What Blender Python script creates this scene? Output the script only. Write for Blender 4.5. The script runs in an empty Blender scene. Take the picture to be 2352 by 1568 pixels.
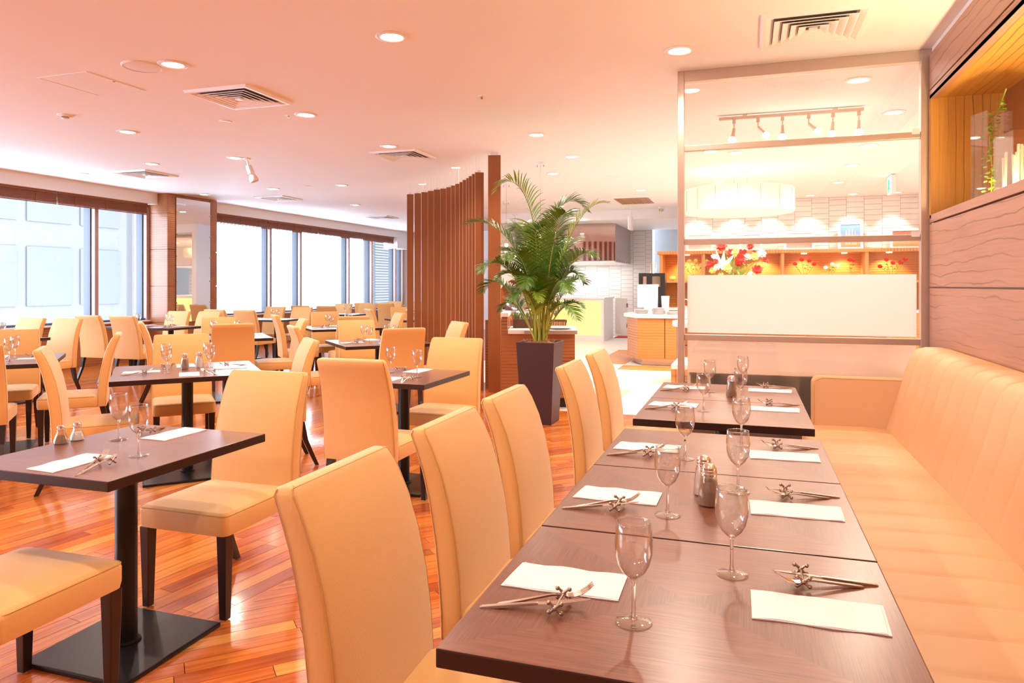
import bpy, bmesh, math, random
from mathutils import Vector, Matrix

S = bpy.context.scene
COL = S.collection
PI = math.pi
random.seed(7)

# ------------------------------------------------------------------ camera, sky, exposure
CAMH = 1.33
YAW = 0.318
cam = bpy.data.cameras.new('camera')
cam_o = bpy.data.objects.new('camera', cam)
COL.objects.link(cam_o)
cam_o.location = (0, 0, CAMH)
cam_o.rotation_euler = (PI / 2, 0, YAW)
cam.sensor_width = 36
cam.lens = 1640 * 36 / 2352
cam.shift_y = -(784 - 655) / 2352
cam.clip_start = 0.02
cam.clip_end = 200
S.camera = cam_o

SKY = 14.5
LAMP = 92.0
WARM = (1.0, 0.82, 0.66)
w = bpy.data.worlds.new('sky')
S.world = w
w.use_nodes = True
w.node_tree.nodes['Background'].inputs[0].default_value = (0.70, 0.83, 1.0, 1)
w.node_tree.nodes['Background'].inputs[1].default_value = SKY

S.view_settings.view_transform = 'Standard'
S.view_settings.look = 'None'
S.view_settings.exposure = 0.0
S.view_settings.gamma = 1
S.view_settings.use_curve_mapping = False
S.cycles.max_bounces = 9
S.cycles.diffuse_bounces = 5
S.cycles.glossy_bounces = 4
S.cycles.transmission_bounces = 8
S.cycles.transparent_max_bounces = 16
S.cycles.caustics_reflective = False
S.cycles.caustics_refractive = False
S.cycles.sample_clamp_indirect = 6
S.cycles.use_denoising = True


# ------------------------------------------------------------------ materials
def lin(c):
    return tuple(((v / 255) / 12.92 if v / 255 <= 0.04045 else ((v / 255 + 0.055) / 1.055) ** 2.4) for v in c) + (1,)


MATS = {}


def mat(name, col, rough=0.5, metal=0.0, coat=0.0, emit=None, es=0.0, bump=0.0, bscale=60, var=0.0, spec=0.5, sheen=0.0, bstretch=(1, 1, 1)):
    m = bpy.data.materials.new(name)
    m.use_nodes = True
    nt = m.node_tree
    b = nt.nodes['Principled BSDF']
    c = tuple(col) + (1,) if len(col) == 3 else tuple(col)
    b.inputs['Base Color'].default_value = c
    b.inputs['Roughness'].default_value = rough
    b.inputs['Metallic'].default_value = metal
    b.inputs['Coat Weight'].default_value = coat
    b.inputs['Specular IOR Level'].default_value = spec
    b.inputs['Sheen Weight'].default_value = sheen
    if emit is not None:
        b.inputs['Emission Color'].default_value = tuple(emit) + (1,)
        b.inputs['Emission Strength'].default_value = es
    if bump or var:
        tc = nt.nodes.new('ShaderNodeTexCoord')
        mp = nt.nodes.new('ShaderNodeMapping')
        mp.inputs['Scale'].default_value = bstretch
        n = nt.nodes.new('ShaderNodeTexNoise')
        n.inputs['Scale'].default_value = bscale
        n.inputs['Detail'].default_value = 4
        nt.links.new(tc.outputs['Object'], mp.inputs[0])
        nt.links.new(mp.outputs[0], n.inputs['Vector'])
        if bump:
            bp = nt.nodes.new('ShaderNodeBump')
            bp.inputs['Strength'].default_value = bump
            bp.inputs['Distance'].default_value = 0.002
            nt.links.new(n.outputs[0], bp.inputs['Height'])
            nt.links.new(bp.outputs[0], b.inputs['Normal'])
        if var:
            mx = nt.nodes.new('ShaderNodeMix')
            mx.data_type = 'RGBA'
            mx.inputs[6].default_value = tuple(v * (1 - var) for v in c[:3]) + (1,)
            mx.inputs[7].default_value = tuple(min(1, v * (1 + var)) for v in c[:3]) + (1,)
            nt.links.new(n.outputs[0], mx.inputs[0])
            nt.links.new(mx.outputs[2], b.inputs['Base Color'])
    MATS[name] = m
    return m


def node(nt, t, **kw):
    n = nt.nodes.new(t)
    for k, v in kw.items():
        setattr(n, k, v)
    return n


def wood(name, base, dark, axis='Z', period=0.04, stretch=0.12, rough=0.4, coat=0.0, dist=2.0, width=0.12, fine=0.35):
    """veneer whose dark grain lines are spaced along AXIS and run long in the other directions"""
    m = bpy.data.materials.new(name)
    m.use_nodes = True
    nt = m.node_tree
    L = nt.links.new
    b = nt.nodes['Principled BSDF']
    b.inputs['Roughness'].default_value = rough
    b.inputs['Coat Weight'].default_value = coat
    tc = node(nt, 'ShaderNodeTexCoord')
    mp = node(nt, 'ShaderNodeMapping')
    i = 'XYZ'.index(axis)
    sc = [stretch] * 3
    sc[i] = 1.0
    mp.inputs['Scale'].default_value = sc
    L(tc.outputs['Object'], mp.inputs[0])
    wv = node(nt, 'ShaderNodeTexWave', wave_type='BANDS', bands_direction=axis)
    wv.inputs['Scale'].default_value = 0.314 / period
    wv.inputs['Distortion'].default_value = dist
    wv.inputs['Detail'].default_value = 3
    wv.inputs['Detail Scale'].default_value = 0.9
    L(mp.outputs[0], wv.inputs[0])
    r = node(nt, 'ShaderNodeValToRGB')
    r.color_ramp.elements[0].position = 0.0
    r.color_ramp.elements[0].color = dark if len(dark) == 4 else tuple(dark) + (1,)
    r.color_ramp.elements[1].position = width
    r.color_ramp.elements[1].color = base if len(base) == 4 else tuple(base) + (1,)
    nf = node(nt, 'ShaderNodeTexNoise')
    nf.inputs['Scale'].default_value = 3.0
    L(mp.outputs[0], nf.inputs['Vector'])
    mf_ = node(nt, 'ShaderNodeMath', operation='MULTIPLY_ADD')
    mf_.inputs[1].default_value = 0.9 * width * 4
    L(nf.outputs[0], mf_.inputs[0])
    sb = node(nt, 'ShaderNodeMath', operation='SUBTRACT')
    L(wv.outputs[0], mf_.inputs[2])
    L(mf_.outputs[0], sb.inputs[0])
    sb.inputs[1].default_value = 0.9 * width * 1.55
    L(sb.outputs[0], r.inputs[0])
    n = node(nt, 'ShaderNodeTexNoise')
    n.inputs['Scale'].default_value = 90
    n.inputs['Detail'].default_value = 3
    mp2 = node(nt, 'ShaderNodeMapping')
    sc2 = [0.03] * 3
    sc2[i] = 1.0
    mp2.inputs['Scale'].default_value = sc2
    L(tc.outputs['Object'], mp2.inputs[0])
    L(mp2.outputs[0], n.inputs['Vector'])
    mx = node(nt, 'ShaderNodeMix', data_type='RGBA', blend_type='MULTIPLY')
    mx.inputs[0].default_value = fine
    L(r.outputs[0], mx.inputs[6])
    L(n.outputs[0], mx.inputs[7])
    L(mx.outputs[2], b.inputs['Base Color'])
    MATS[name] = m
    return m


def thin_glass(name, tint=(1, 1, 1), rough=0.0, refl=0.0, edge=0.6, expo=4.0):
    m = bpy.data.materials.new(name)
    m.use_nodes = True
    nt = m.node_tree
    nt.nodes.remove(nt.nodes['Principled BSDF'])
    out = nt.nodes['Material Output']
    t = node(nt, 'ShaderNodeBsdfTransparent')
    t.inputs[0].default_value = tuple(tint) + (1,)
    g = node(nt, 'ShaderNodeBsdfGlossy')
    g.inputs['Roughness'].default_value = rough
    f = node(nt, 'ShaderNodeLayerWeight')
    f.inputs[0].default_value = 0.5
    pw = node(nt, 'ShaderNodeMath', operation='POWER')
    pw.inputs[1].default_value = expo
    nt.links.new(f.outputs['Facing'], pw.inputs[0])
    ad = node(nt, 'ShaderNodeMath', operation='MULTIPLY_ADD', use_clamp=True)
    ad.inputs[1].default_value = edge
    ad.inputs[2].default_value = 0.04 + refl
    mx = node(nt, 'ShaderNodeMixShader')
    nt.links.new(pw.outputs[0], ad.inputs[0])
    nt.links.new(ad.outputs[0], mx.inputs[0])
    nt.links.new(t.outputs[0], mx.inputs[1])
    nt.links.new(g.outputs[0], mx.inputs[2])
    nt.links.new(mx.outputs[0], out.inputs[0])
    MATS[name] = m
    return m


mat('paint', (0.88, 0.87, 0.87), 0.75, bump=0.25, bscale=220)
mat('white_trim', (0.85, 0.85, 0.87), 0.45)
mat('soffit_paint', (0.83, 0.78, 0.74), 0.7)
mat('fabric', (0.72, 0.41, 0.135), 0.62, bump=0.4, bscale=520, bstretch=(1, 1, 0.3), var=0.06, sheen=0.4)
mat('seam', (0.58, 0.33, 0.13), 0.7)
mat('slat_edge_lit', (0.62, 0.42, 0.38), 0.35)  # slat edges with the window light put into their colour
mat('sofa_leather', (0.58, 0.33, 0.165), 0.58, bump=0.06, bscale=500)
mat('dark_leg', (0.018, 0.006, 0.005), 0.32, coat=0.15)
mat('black_metal', (0.006, 0.006, 0.008), 0.33, spec=0.4, bump=0.1, bscale=400)
mat('steel', (0.62, 0.55, 0.50), 0.22, 1.0)
mat('pewter', (0.42, 0.34, 0.29), 0.25, 1.0)
mat('chrome', (0.80, 0.80, 0.82), 0.12, 1.0)
mat('napkin', (0.80, 0.78, 0.82), 0.85, bump=0.1, bscale=300)
mat('anodised', (0.56, 0.44, 0.37), 0.38, 0.65)
mat('frame_grey', (0.055, 0.062, 0.085), 0.5)
mat('frame_brown', (0.42, 0.28, 0.24), 0.5)
mat('slat_wood', (0.27, 0.083, 0.022), 0.42, coat=0.1, bump=0.2, bscale=40, bstretch=(1, 1, 0.05), var=0.18)
mat('pot_brown', (0.046, 0.018, 0.024), 0.5)
mat('coir', (0.34, 0.16, 0.07), 0.95, bump=1.0, bscale=90, var=0.5)
mat('leaf', (0.085, 0.20, 0.018), 0.42, var=0.45, bscale=5)
mat('leaf_light', (0.25, 0.42, 0.03), 0.42, var=0.3, bscale=5)
mat('stem_green', (0.36, 0.38, 0.05), 0.5, var=0.25, bscale=9)
mat('mirror', (0.93, 0.93, 0.92), 0.015, 1.0)
mat('tint_mirror', (0.62, 0.52, 0.47), 0.04, 1.0)
mat('tile_white', (0.80, 0.77, 0.74), 0.30, var=0.04, bscale=2)
mat('tile_brown', (0.44, 0.34, 0.30), 0.4)
mat('grout', (0.42, 0.38, 0.36), 0.9)
mat('floor_tile', (0.88, 0.86, 0.84), 0.28, coat=0.1)
mat('floor_grout', (0.45, 0.40, 0.34), 0.9)
mat('subfloor', (0.10, 0.035, 0.012), 0.8)
mf = mat('frost', (0.88, 0.85, 0.86), 0.6)
_t = mf.node_tree.nodes.new('ShaderNodeBsdfTranslucent')
_t.inputs[0].default_value = (0.93, 0.89, 0.89, 1)
_x = mf.node_tree.nodes.new('ShaderNodeMixShader')
_x.inputs[0].default_value = 0.65
mf.node_tree.links.new(mf.node_tree.nodes['Principled BSDF'].outputs[0], _x.inputs[1])
mf.node_tree.links.new(_t.outputs[0], _x.inputs[2])
mf.node_tree.links.new(_x.outputs[0], mf.node_tree.nodes['Material Output'].inputs[0])
mr_ = mat('satin_glass', (0.95, 0.90, 0.86), 0.45)
mr_.node_tree.nodes['Principled BSDF'].inputs['Transmission Weight'].default_value = 0.9
mr_.node_tree.nodes['Principled BSDF'].inputs['IOR'].default_value = 1.3
mat('steel_sheet', (0.74, 0.62, 0.54), 0.30, 0.75, bump=0.05, bscale=300, bstretch=(0.05, 1, 1))
mat('stone_white', (0.86, 0.82, 0.80), 0.35)
mat('blue_grey', (0.55, 0.62, 0.68), 0.7)
mat('black_plastic', (0.02, 0.018, 0.02), 0.3)
mat('pepper', (0.36, 0.24, 0.16), 0.9, bump=1.0, bscale=900, var=0.8)
mat('salt', (0.88, 0.86, 0.84), 0.8)
mat('lamp_glow', (1, 1, 1), 0.5, emit=(1.0, 0.90, 0.76), es=22)
mat('amber_glow', (1, 0.8, 0.4), 0.5, emit=(1.0, 0.70, 0.25), es=28)
mat('shade_glow', (0.9, 0.88, 0.75), 0.7, emit=(1.0, 0.92, 0.66), es=0.35)
mat('panel_glow', (0.5, 0.42, 0.15), 0.5, emit=(1.0, 0.86, 0.30), es=0.85)
mat('sign_glow', (0.9, 0.95, 1), 0.5, emit=(0.90, 0.96, 1.0), es=2.2)
mat('sign_green', (0.05, 0.5, 0.25), 0.5, emit=(0.10, 0.75, 0.35), es=0.8)
mat('red_petal', (0.72, 0.035, 0.03), 0.5)
mat('white_petal', (0.90, 0.88, 0.84), 0.5)
mat('yellow_petal', (0.85, 0.70, 0.18), 0.5)
mat('red_mat', (0.50, 0.03, 0.03), 0.9)
mat('basket', (0.09, 0.035, 0.02), 0.6)
mat('facade', (0.088, 0.080, 0.078), 0.6)
mat('facade_line', (0.055, 0.060, 0.068), 0.6)
mat('facade_glass', (0.074, 0.072, 0.074), 0.6)
mat('vent_dark', (0.22, 0.18, 0.17), 0.8)
mat('vent_white', (0.86, 0.84, 0.84), 0.4)
mat('vase_fill', (0.50, 0.48, 0.38), 0.6, var=0.2, bscale=20)
wood('wall_veneer', lin((186, 134, 112)), lin((138, 90, 74)), 'Z', 0.070, 0.34, 0.42, dist=6.5, width=0.045)
wood('niche_veneer', lin((212, 150, 66)), lin((110, 66, 26)), 'X', 0.050, 0.16, 0.45, dist=5.0, width=0.13)
wood('zebra', lin((178, 112, 68)), lin((80, 40, 26)), 'Z', 0.036, 0.24, 0.38, coat=0.1, dist=3.4, width=0.14)
wood('zebra_light', lin((216, 146, 78)), lin((150, 84, 34)), 'Z', 0.045, 0.2, 0.4, dist=2.6, width=0.14)
wood('cabinet_wood', lin((214, 150, 92)), lin((170, 105, 55)), 'X', 0.05, 0.08, 0.45, dist=1.0, width=0.3)
wood('bamboo', lin((150, 84, 52)), lin((80, 38, 22)), 'Z', 0.012, 0.05, 0.6, dist=0.6, width=0.5)
wood('table_edge', lin((46, 20, 16)), lin((30, 11, 9)), 'Z', 0.010, 0.03, 0.35, dist=1.0, width=0.5)
thin_glass('window_glass', (0.97, 0.985, 1.0), 0.0, 0.0)
thin_glass('pane_glass', (0.985, 0.975, 0.96), 0.0, 0.02)
thin_glass('goblet_glass', (0.988, 0.982, 0.98), 0.02, 0.045, 0.95, 2.4)
sg_ = mat('solid_glass', (0.99, 0.98, 0.97), 0.0)
sg_.node_tree.nodes['Principled BSDF'].inputs['Transmission Weight'].default_value = 1.0
sg_.node_tree.nodes['Principled BSDF'].inputs['IOR'].default_value = 1.5


def floor_wood():
    m = bpy.data.materials.new('floor_plank')
    m.use_nodes = True
    nt = m.node_tree
    L = nt.links.new
    b = nt.nodes['Principled BSDF']
    at = node(nt, 'ShaderNodeAttribute', attribute_name='tone')
    r = node(nt, 'ShaderNodeValToRGB')
    el = r.color_ramp.elements
    cs = [(0.0, (172, 82, 34)), (0.3, (198, 104, 40)), (0.6, (210, 120, 44)), (0.85, (220, 140, 58)), (1.0, (228, 158, 78))]
    el[0].position, el[0].color = cs[0][0], lin(cs[0][1])
    el[1].position, el[1].color = cs[-1][0], lin(cs[-1][1])
    for p, c in cs[1:-1]:
        e = el.new(p)
        e.color = lin(c)
    L(at.outputs['Fac'], r.inputs[0])
    uv = node(nt, 'ShaderNodeUVMap')
    mp = node(nt, 'ShaderNodeMapping')
    mp.inputs['Scale'].default_value = (1.2, 22, 1)
    L(uv.outputs[0], mp.inputs[0])
    n = node(nt, 'ShaderNodeTexNoise')
    n.inputs['Scale'].default_value = 2.2
    n.inputs['Detail'].default_value = 5
    n.inputs['Distortion'].default_value = 0.6
    L(mp.outputs[0], n.inputs['Vector'])
    r2 = node(nt, 'ShaderNodeValToRGB')
    r2.color_ramp.elements[0].position = 0.3
    r2.color_ramp.elements[0].color = (0.62, 0.55, 0.50, 1)
    r2.color_ramp.elements[1].position = 0.62
    r2.color_ramp.elements[1].color = (1, 1, 1, 1)
    L(n.outputs[0], r2.inputs[0])
    mx = node(nt, 'ShaderNodeMix', data_type='RGBA', blend_type='MULTIPLY')
    mx.inputs[0].default_value = 1
    L(r.outputs[0], mx.inputs[6])
    L(r2.outputs[0], mx.inputs[7])
    L(mx.outputs[2], b.inputs['Base Color'])
    b.inputs['Roughness'].default_value = 0.24
    b.inputs['Coat Weight'].default_value = 0.5
    b.inputs['Coat Roughness'].default_value = 0.10
    tc = node(nt, 'ShaderNodeTexCoord')
    nb = node(nt, 'ShaderNodeTexNoise')
    nb.inputs['Scale'].default_value = 14
    nb.inputs['Detail'].default_value = 3
    L(tc.outputs['Object'], nb.inputs['Vector'])
    bp = node(nt, 'ShaderNodeBump')
    bp.inputs['Strength'].default_value = 0.05
    bp.inputs['Distance'].default_value = 0.01
    L(nb.outputs[0], bp.inputs['Height'])
    L(bp.outputs[0], b.inputs['Normal'])
    L(bp.outputs[0], b.inputs['Coat Normal'])
    MATS['floor_plank'] = m


floor_wood()


def veneer_top(name, hx, hy):
    """table top veneer laid as four mitred triangles: the grain runs in concentric rectangles"""
    m = bpy.data.materials.new(name)
    m.use_nodes = True
    nt = m.node_tree
    L = nt.links.new
    b = nt.nodes['Principled BSDF']
    tc = node(nt, 'ShaderNodeTexCoord')
    sp = node(nt, 'ShaderNodeSeparateXYZ')
    L(tc.outputs['Object'], sp.inputs[0])

    def mth(op, a, c=None, v=None):
        q = node(nt, 'ShaderNodeMath', operation=op)
        L(a, q.inputs[0])
        if c is not None:
            L(c, q.inputs[1])
        if v is not None:
            q.inputs[1].default_value = v
        return q.outputs[0]
    ax = mth('ABSOLUTE', sp.outputs[0])
    ay = mth('ABSOLUTE', sp.outputs[1])
    nx = mth('DIVIDE', ax, v=hx)
    ny = mth('DIVIDE', ay, v=hy)
    sel = mth('GREATER_THAN', nx, ny)
    ca = node(nt, 'ShaderNodeCombineXYZ')
    cb = node(nt, 'ShaderNodeCombineXYZ')
    L(mth('MULTIPLY', sp.outputs[0], v=60), ca.inputs[0])
    L(sp.outputs[1], ca.inputs[1])
    L(mth('MULTIPLY', sp.outputs[1], v=60), cb.inputs[0])
    L(sp.outputs[0], cb.inputs[1])
    cb.inputs[2].default_value = 3.3
    mv = node(nt, 'ShaderNodeMix', data_type='VECTOR')
    L(sel, mv.inputs[0])
    L(cb.outputs[0], mv.inputs[4])
    L(ca.outputs[0], mv.inputs[5])
    n = node(nt, 'ShaderNodeTexNoise')
    n.inputs['Scale'].default_value = 9
    n.inputs['Detail'].default_value = 4
    L(mv.outputs[1], n.inputs['Vector'])
    r = node(nt, 'ShaderNodeValToRGB')
    r.color_ramp.elements[0].position = 0.34
    r.color_ramp.elements[0].color = lin((96, 53, 38))
    r.color_ramp.elements[1].position = 0.66
    r.color_ramp.elements[1].color = lin((124, 75, 55))
    L(n.outputs[0], r.inputs[0])
    hs = node(nt, 'ShaderNodeHueSaturation')
    L(r.outputs[0], hs.inputs['Color'])
    vv = node(nt, 'ShaderNodeMapRange')
    L(sel, vv.inputs[0])
    vv.inputs[3].default_value = 1.10
    vv.inputs[4].default_value = 0.94
    L(vv.outputs[0], hs.inputs['Value'])
    L(hs.outputs[0], b.inputs['Base Color'])
    b.inputs['Roughness'].default_value = 0.32
    b.inputs['Coat Weight'].default_value = 0.45
    b.inputs['Coat Roughness'].default_value = 0.25
    MATS[name] = m
    return m


# ------------------------------------------------------------------ mesh helpers
class MB:
    def __init__(s):
        s.v, s.f, s.m = [], [], []
        s.cur = 0

    def add(s, vs, fs):
        o = len(s.v)
        s.v += [tuple(p) for p in vs]
        s.f += [tuple(i + o for i in f) for f in fs]
        s.m += [s.cur] * len(fs)
        return s

    def box(s, x0, x1, y0, y1, z0, z1, T=None):
        vs = [Vector((x, y, z)) for z in (z0, z1) for x, y in ((x0, y0), (x1, y0), (x1, y1), (x0, y1))]
        if T is not None:
            vs = [T @ p for p in vs]
        return s.add(vs, [(3, 2, 1, 0), (4, 5, 6, 7), (0, 1, 5, 4), (1, 2, 6, 5), (2, 3, 7, 6), (3, 0, 4, 7)])

    def cbox(s, cx, cy, cz, sx, sy, sz, T=None):
        return s.box(cx - sx / 2, cx + sx / 2, cy - sy / 2, cy + sy / 2, cz - sz / 2, cz + sz / 2, T)

    def prism(s, poly, z0, z1):
        n = len(poly)
        vs = [(x, y, z0) for x, y in poly] + [(x, y, z1) for x, y in poly]
        return s.add(vs, [tuple(reversed(range(n))), tuple(range(n, 2 * n))] + [(i, (i + 1) % n, n + (i + 1) % n, n + i) for i in range(n)])

    def loft(s, rings, cap=True, closed=True):
        n = len(rings[0])
        vs = [p for r in rings for p in r]
        fs = []
        for k in range(len(rings) - 1):
            for i in range(n if closed else n - 1):
                j = (i + 1) % n
                fs.append((k * n + i, k * n + j, (k + 1) * n + j, (k + 1) * n + i))
        if cap:
            fs.append(tuple(reversed(range(n))))
            fs.append(tuple((len(rings) - 1) * n + i for i in range(n)))
        return s.add(vs, fs)

    def lathe(s, prof, n=20, c=(0, 0, 0), T=None, cap=False):
        rings = []
        for r, z in prof:
            ring = [Vector((c[0] + r * math.cos(2 * PI * i / n), c[1] + r * math.sin(2 * PI * i / n), c[2] + z)) for i in range(n)]
            if T is not None:
                ring = [T @ p for p in ring]
            rings.append(ring)
        return s.loft(rings, cap)

    def tube(s, pts, r, n=8, cap=True):
        pts = [Vector(p) for p in pts]
        rs = r if isinstance(r, (list, tuple)) else [r] * len(pts)
        rings = []
        for k, p in enumerate(pts):
            d = (pts[min(k + 1, len(pts) - 1)] - pts[max(k - 1, 0)]).normalized()
            up = Vector((0, 0, 1)) if abs(d.z) < 0.95 else Vector((1, 0, 0))
            a = d.cross(up).normalized()
            b = a.cross(d)
            rings.append([p + (a * math.cos(2 * PI * i / n) + b * math.sin(2 * PI * i / n)) * rs[k] for i in range(n)])
        return s.loft(rings, cap)

    def ball(s, c, r, n=10, m=6, sz=1.0):
        prof = [(max(1e-5, r * math.sin(PI * k / m)), -r * sz * math.cos(PI * k / m)) for k in range(m + 1)]
        return s.lathe(prof, n, c)

    def build(s, name, mats, parent=None, smooth=False, bevel=0.0, seg=2, angle=35, rotz=0, loc=None):
        me = bpy.data.meshes.new(name)
        me.from_pydata(s.v, [], s.f)
        if not isinstance(mats, (list, tuple)):
            mats = [mats]
        for x in mats:
            me.materials.append(MATS[x])
        if len(mats) > 1:
            me.polygons.foreach_set('material_index', s.m)
        if bevel or True:
            bm = bmesh.new()
            bm.from_mesh(me)
            bmesh.ops.recalc_face_normals(bm, faces=bm.faces)
            if bevel:
                ed = [e for e in bm.edges if len(e.link_faces) == 2 and e.calc_face_angle(0) > 0.6]
                bmesh.ops.bevel(bm, geom=ed, offset=bevel, segments=seg, profile=0.6, affect='EDGES', clamp_overlap=True)
            bm.to_mesh(me)
            bm.free()
        if smooth:
            me.shade_smooth()
            me.set_sharp_from_angle(angle=math.radians(angle))
        o = bpy.data.objects.new(name, me)
        COL.objects.link(o)
        if parent is not None:
            o.parent = parent
        if loc is not None:
            o.location = loc
        if rotz:
            o.rotation_euler.z = rotz
        return o


def tag(o, label=None, cat=None, group=None, kind=None):
    if label:
        o['label'] = label
    if cat:
        o['category'] = cat
    if group:
        o['group'] = group
    if kind:
        o['kind'] = kind
    return o


def thing(name, label, cat, loc=(0, 0, 0), rz=0.0, group=None):
    o = bpy.data.objects.new(name, None)
    COL.objects.link(o)
    o.location = loc
    o.rotation_euler = (0, 0, rz)
    o.empty_display_size = 0.1
    return tag(o, label, cat, group)


def struct(o):
    o['kind'] = 'structure'
    return o


def copy_tree(o, parent=None):
    c = o.copy()
    COL.objects.link(c)
    c.parent = parent
    for ch in list(o.children):
        copy_tree(ch, c)
    return c


USED = set()


def inst(proto, loc, rz, label, group):
    """first call places the proto itself, later calls a copy of the whole tree"""
    if proto.name in USED:
        o = copy_tree(proto)
    else:
        USED.add(proto.name)
        o = proto
    o.location = loc
    o.rotation_euler = (0, 0, rz)
    o['label'] = label
    if group:
        o['group'] = group
    return o


def box_obj(name, m, dims, parent=None, bevel=0.0, **kw):
    return MB().box(*dims).build(name, m, parent, bevel=bevel, **kw)


Fv = Vector((-math.sin(YAW), math.cos(YAW)))
Rv = Vector((math.cos(YAW), math.sin(YAW)))
CEIL = 2.98
WX = 1.20      # wood clad wall on the right
NX = -10.05    # soffit face along the window wall
GX = -10.30    # window glass
FAR = 20.3

# ------------------------------------------------------------------ large structure
ce = struct(box_obj('ceiling', 'paint', (-10.6, 3.6, -3.3, FAR + 0.2, CEIL, CEIL + 0.12)))
struct(box_obj('wall_back', 'paint', (-10.6, 1.9, -3.4, -3.2, 0, CEIL)))
struct(box_obj('wall_far', 'paint', (-10.6, -5.4, FAR, FAR + 0.2, 0, CEIL)))
struct(box_obj('trim_1', 'paint', (-5.4, -1.26, 15.6, 18.8, 2.77, CEIL)))
# soffit over the windows, two runs split by the column
struct(box_obj('trim_2', 'soffit_paint', (GX - 0.3, NX, -3.2, 10.2, 2.78, CEIL)))
struct(box_obj('trim_3', 'soffit_paint', (GX - 0.3, NX, 11.42, FAR, 2.78, CEIL)))

# low wall with sill under the windows
wl = struct(box_obj('wall_left', 'zebra', (GX - 0.3, GX + 0.06, -3.2, FAR, 0, 0.68)))
struct(box_obj('trim_4', 'white_trim', (GX - 0.3, GX + 0.10, -3.2, 10.2, 0.68, 0.705), bevel=0.004))
struct(box_obj('trim_5', 'white_trim', (GX - 0.3, GX + 0.10, 11.42, FAR, 0.68, 0.705), bevel=0.004))
# head above the glass
struct(box_obj('trim_6', 'frame_brown', (GX - 0.3, GX + 0.02, -3.2, FAR, 2.72, 2.79)))

# column with mirror
colm = struct(box_obj('wall_column', 'zebra', (GX - 0.3, -9.84, 10.2, 11.42, 0, CEIL)))
for z0, z1 in ((0.0, 0.655), (0.665, 1.31), (1.32, 1.965), (1.975, 2.62), (2.63, 2.975)):
    box_obj('panel', 'zebra', (GX - 0.02, -9.83, 10.185, 10.2, z0, z1), colm, bevel=0.002)
    for a, b_ in ((10.185, 10.36), (11.26, 11.435)):
        box_obj('panel', 'zebra', (-9.84, -9.825, a, b_, z0, z1), colm, bevel=0.002)
mr = thing('wall_mirror', 'tall frameless mirror on the wood column between the window runs', 'mirror', (-9.82, 10.81, 0.66))
box_obj('mirror_plate', 'mirror', (-0.018, 0.006, -0.43, 0.43, 0, 2.26), mr)
for y in (-0.43, 0.43):
    for z in (0.35, 0.75, 1.2, 1.6, 2.0):
        MB().lathe([(0.012, 0), (0.012, 0.012), (0.006, 0.016)], 10, T=Matrix.Translation((0.004, y * 0.985, z)) @ Matrix.Rotation(PI / 2, 4, 'Y'), cap=True).build('mirror_clip', 'chrome', mr, smooth=True)


def window_run(name, y0, y1, mull):
    e = bpy.data.objects.new(name, None)
    COL.objects.link(e)
    struct(e)
    ys = [y0] + mull + [y1]
    for k, y in enumerate(ys):
        wd = 0.035
        box_obj('mullion', 'frame_brown', (GX - 0.02, GX + 0.06, y - wd, y + wd, 0.70, 2.73), e, bevel=0.004)
        box_obj('mullion', 'frame_grey', (GX - 0.16, GX - 0.02, y - wd - 0.02, y + wd + 0.02, 0.70, 2.73), e, bevel=0.004)
    box_obj('window_rail', 'frame_grey', (GX - 0.10, GX + 0.03, y0, y1, 0.70, 0.74), e)
    for a, b_ in zip(ys[:-1], ys[1:]):
        box_obj('pane', 'window_glass', (GX - 0.06, GX - 0.05, a + 0.03, b_ - 0.03, 0.73, 2.72), e)


window_run('window_1', 3.0, 10.16, [5.6, 7.0, 9.09])
window_run('window_2', 11.6, 20.2, [13.65, 14.8, 17.0, 18.25, 19.7])
window_run('window_3', -3.0, 2.9, [0.0])

# wood clad wall on the right with the display niche
wr = struct(box_obj('wall_right', 'wall_veneer', (WX + 0.03, WX + 0.5, -3.2, 5.62, 0, 1.79)))
box_obj('wall_head', 'wall_veneer', (WX + 0.03, WX + 0.5, -3.2, 5.62, 2.64, 2.925), wr)
box_obj('wall_top', 'paint', (WX + 0.02, WX + 0.5, -3.2, 5.62, 2.925, CEIL), wr)
box_obj('niche_back', 'slat_wood', (WX + 0.43, WX + 0.5, -3.2, 5.62, 1.79, 2.64), wr)
for y in [5.0 - 0.75 * k for k in range(10)]:
    box_obj('niche_divider', 'chrome', (WX + 0.420, WX + 0.434, y - 0.006, y + 0.006, 1.81, 2.63), wr)
MB().box(WX + 0.0, WX + 0.43, 5.56, 5.62, 1.79, 2.64).build('niche_end', 'niche_veneer', wr)
box_obj('niche_ceiling', 'niche_veneer', (WX + 0.0, WX + 0.43, -3.2, 5.56, 2.615, 2.64), wr)
for z0, z1 in ((0.02, 0.45), (0.46, 0.885), (0.895, 1.31), (1.32, 1.750), (2.682, 2.925)):
    for a, b_ in ((-3.2, -0.25), (-0.24, 5.60)):
        box_obj('panel', 'wall_veneer', (WX, WX + 0.03, a, b_, z0, z1), wr, bevel=0.002)
box_obj('shelf_board', 'wall_veneer', (WX, WX + 0.43, -3.2, 5.60, 1.762, 1.815), wr, bevel=0.002)
box_obj('header_board', 'wall_veneer', (WX, WX + 0.04, -3.2, 5.60, 2.612, 2.672), wr, bevel=0.002)
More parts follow.
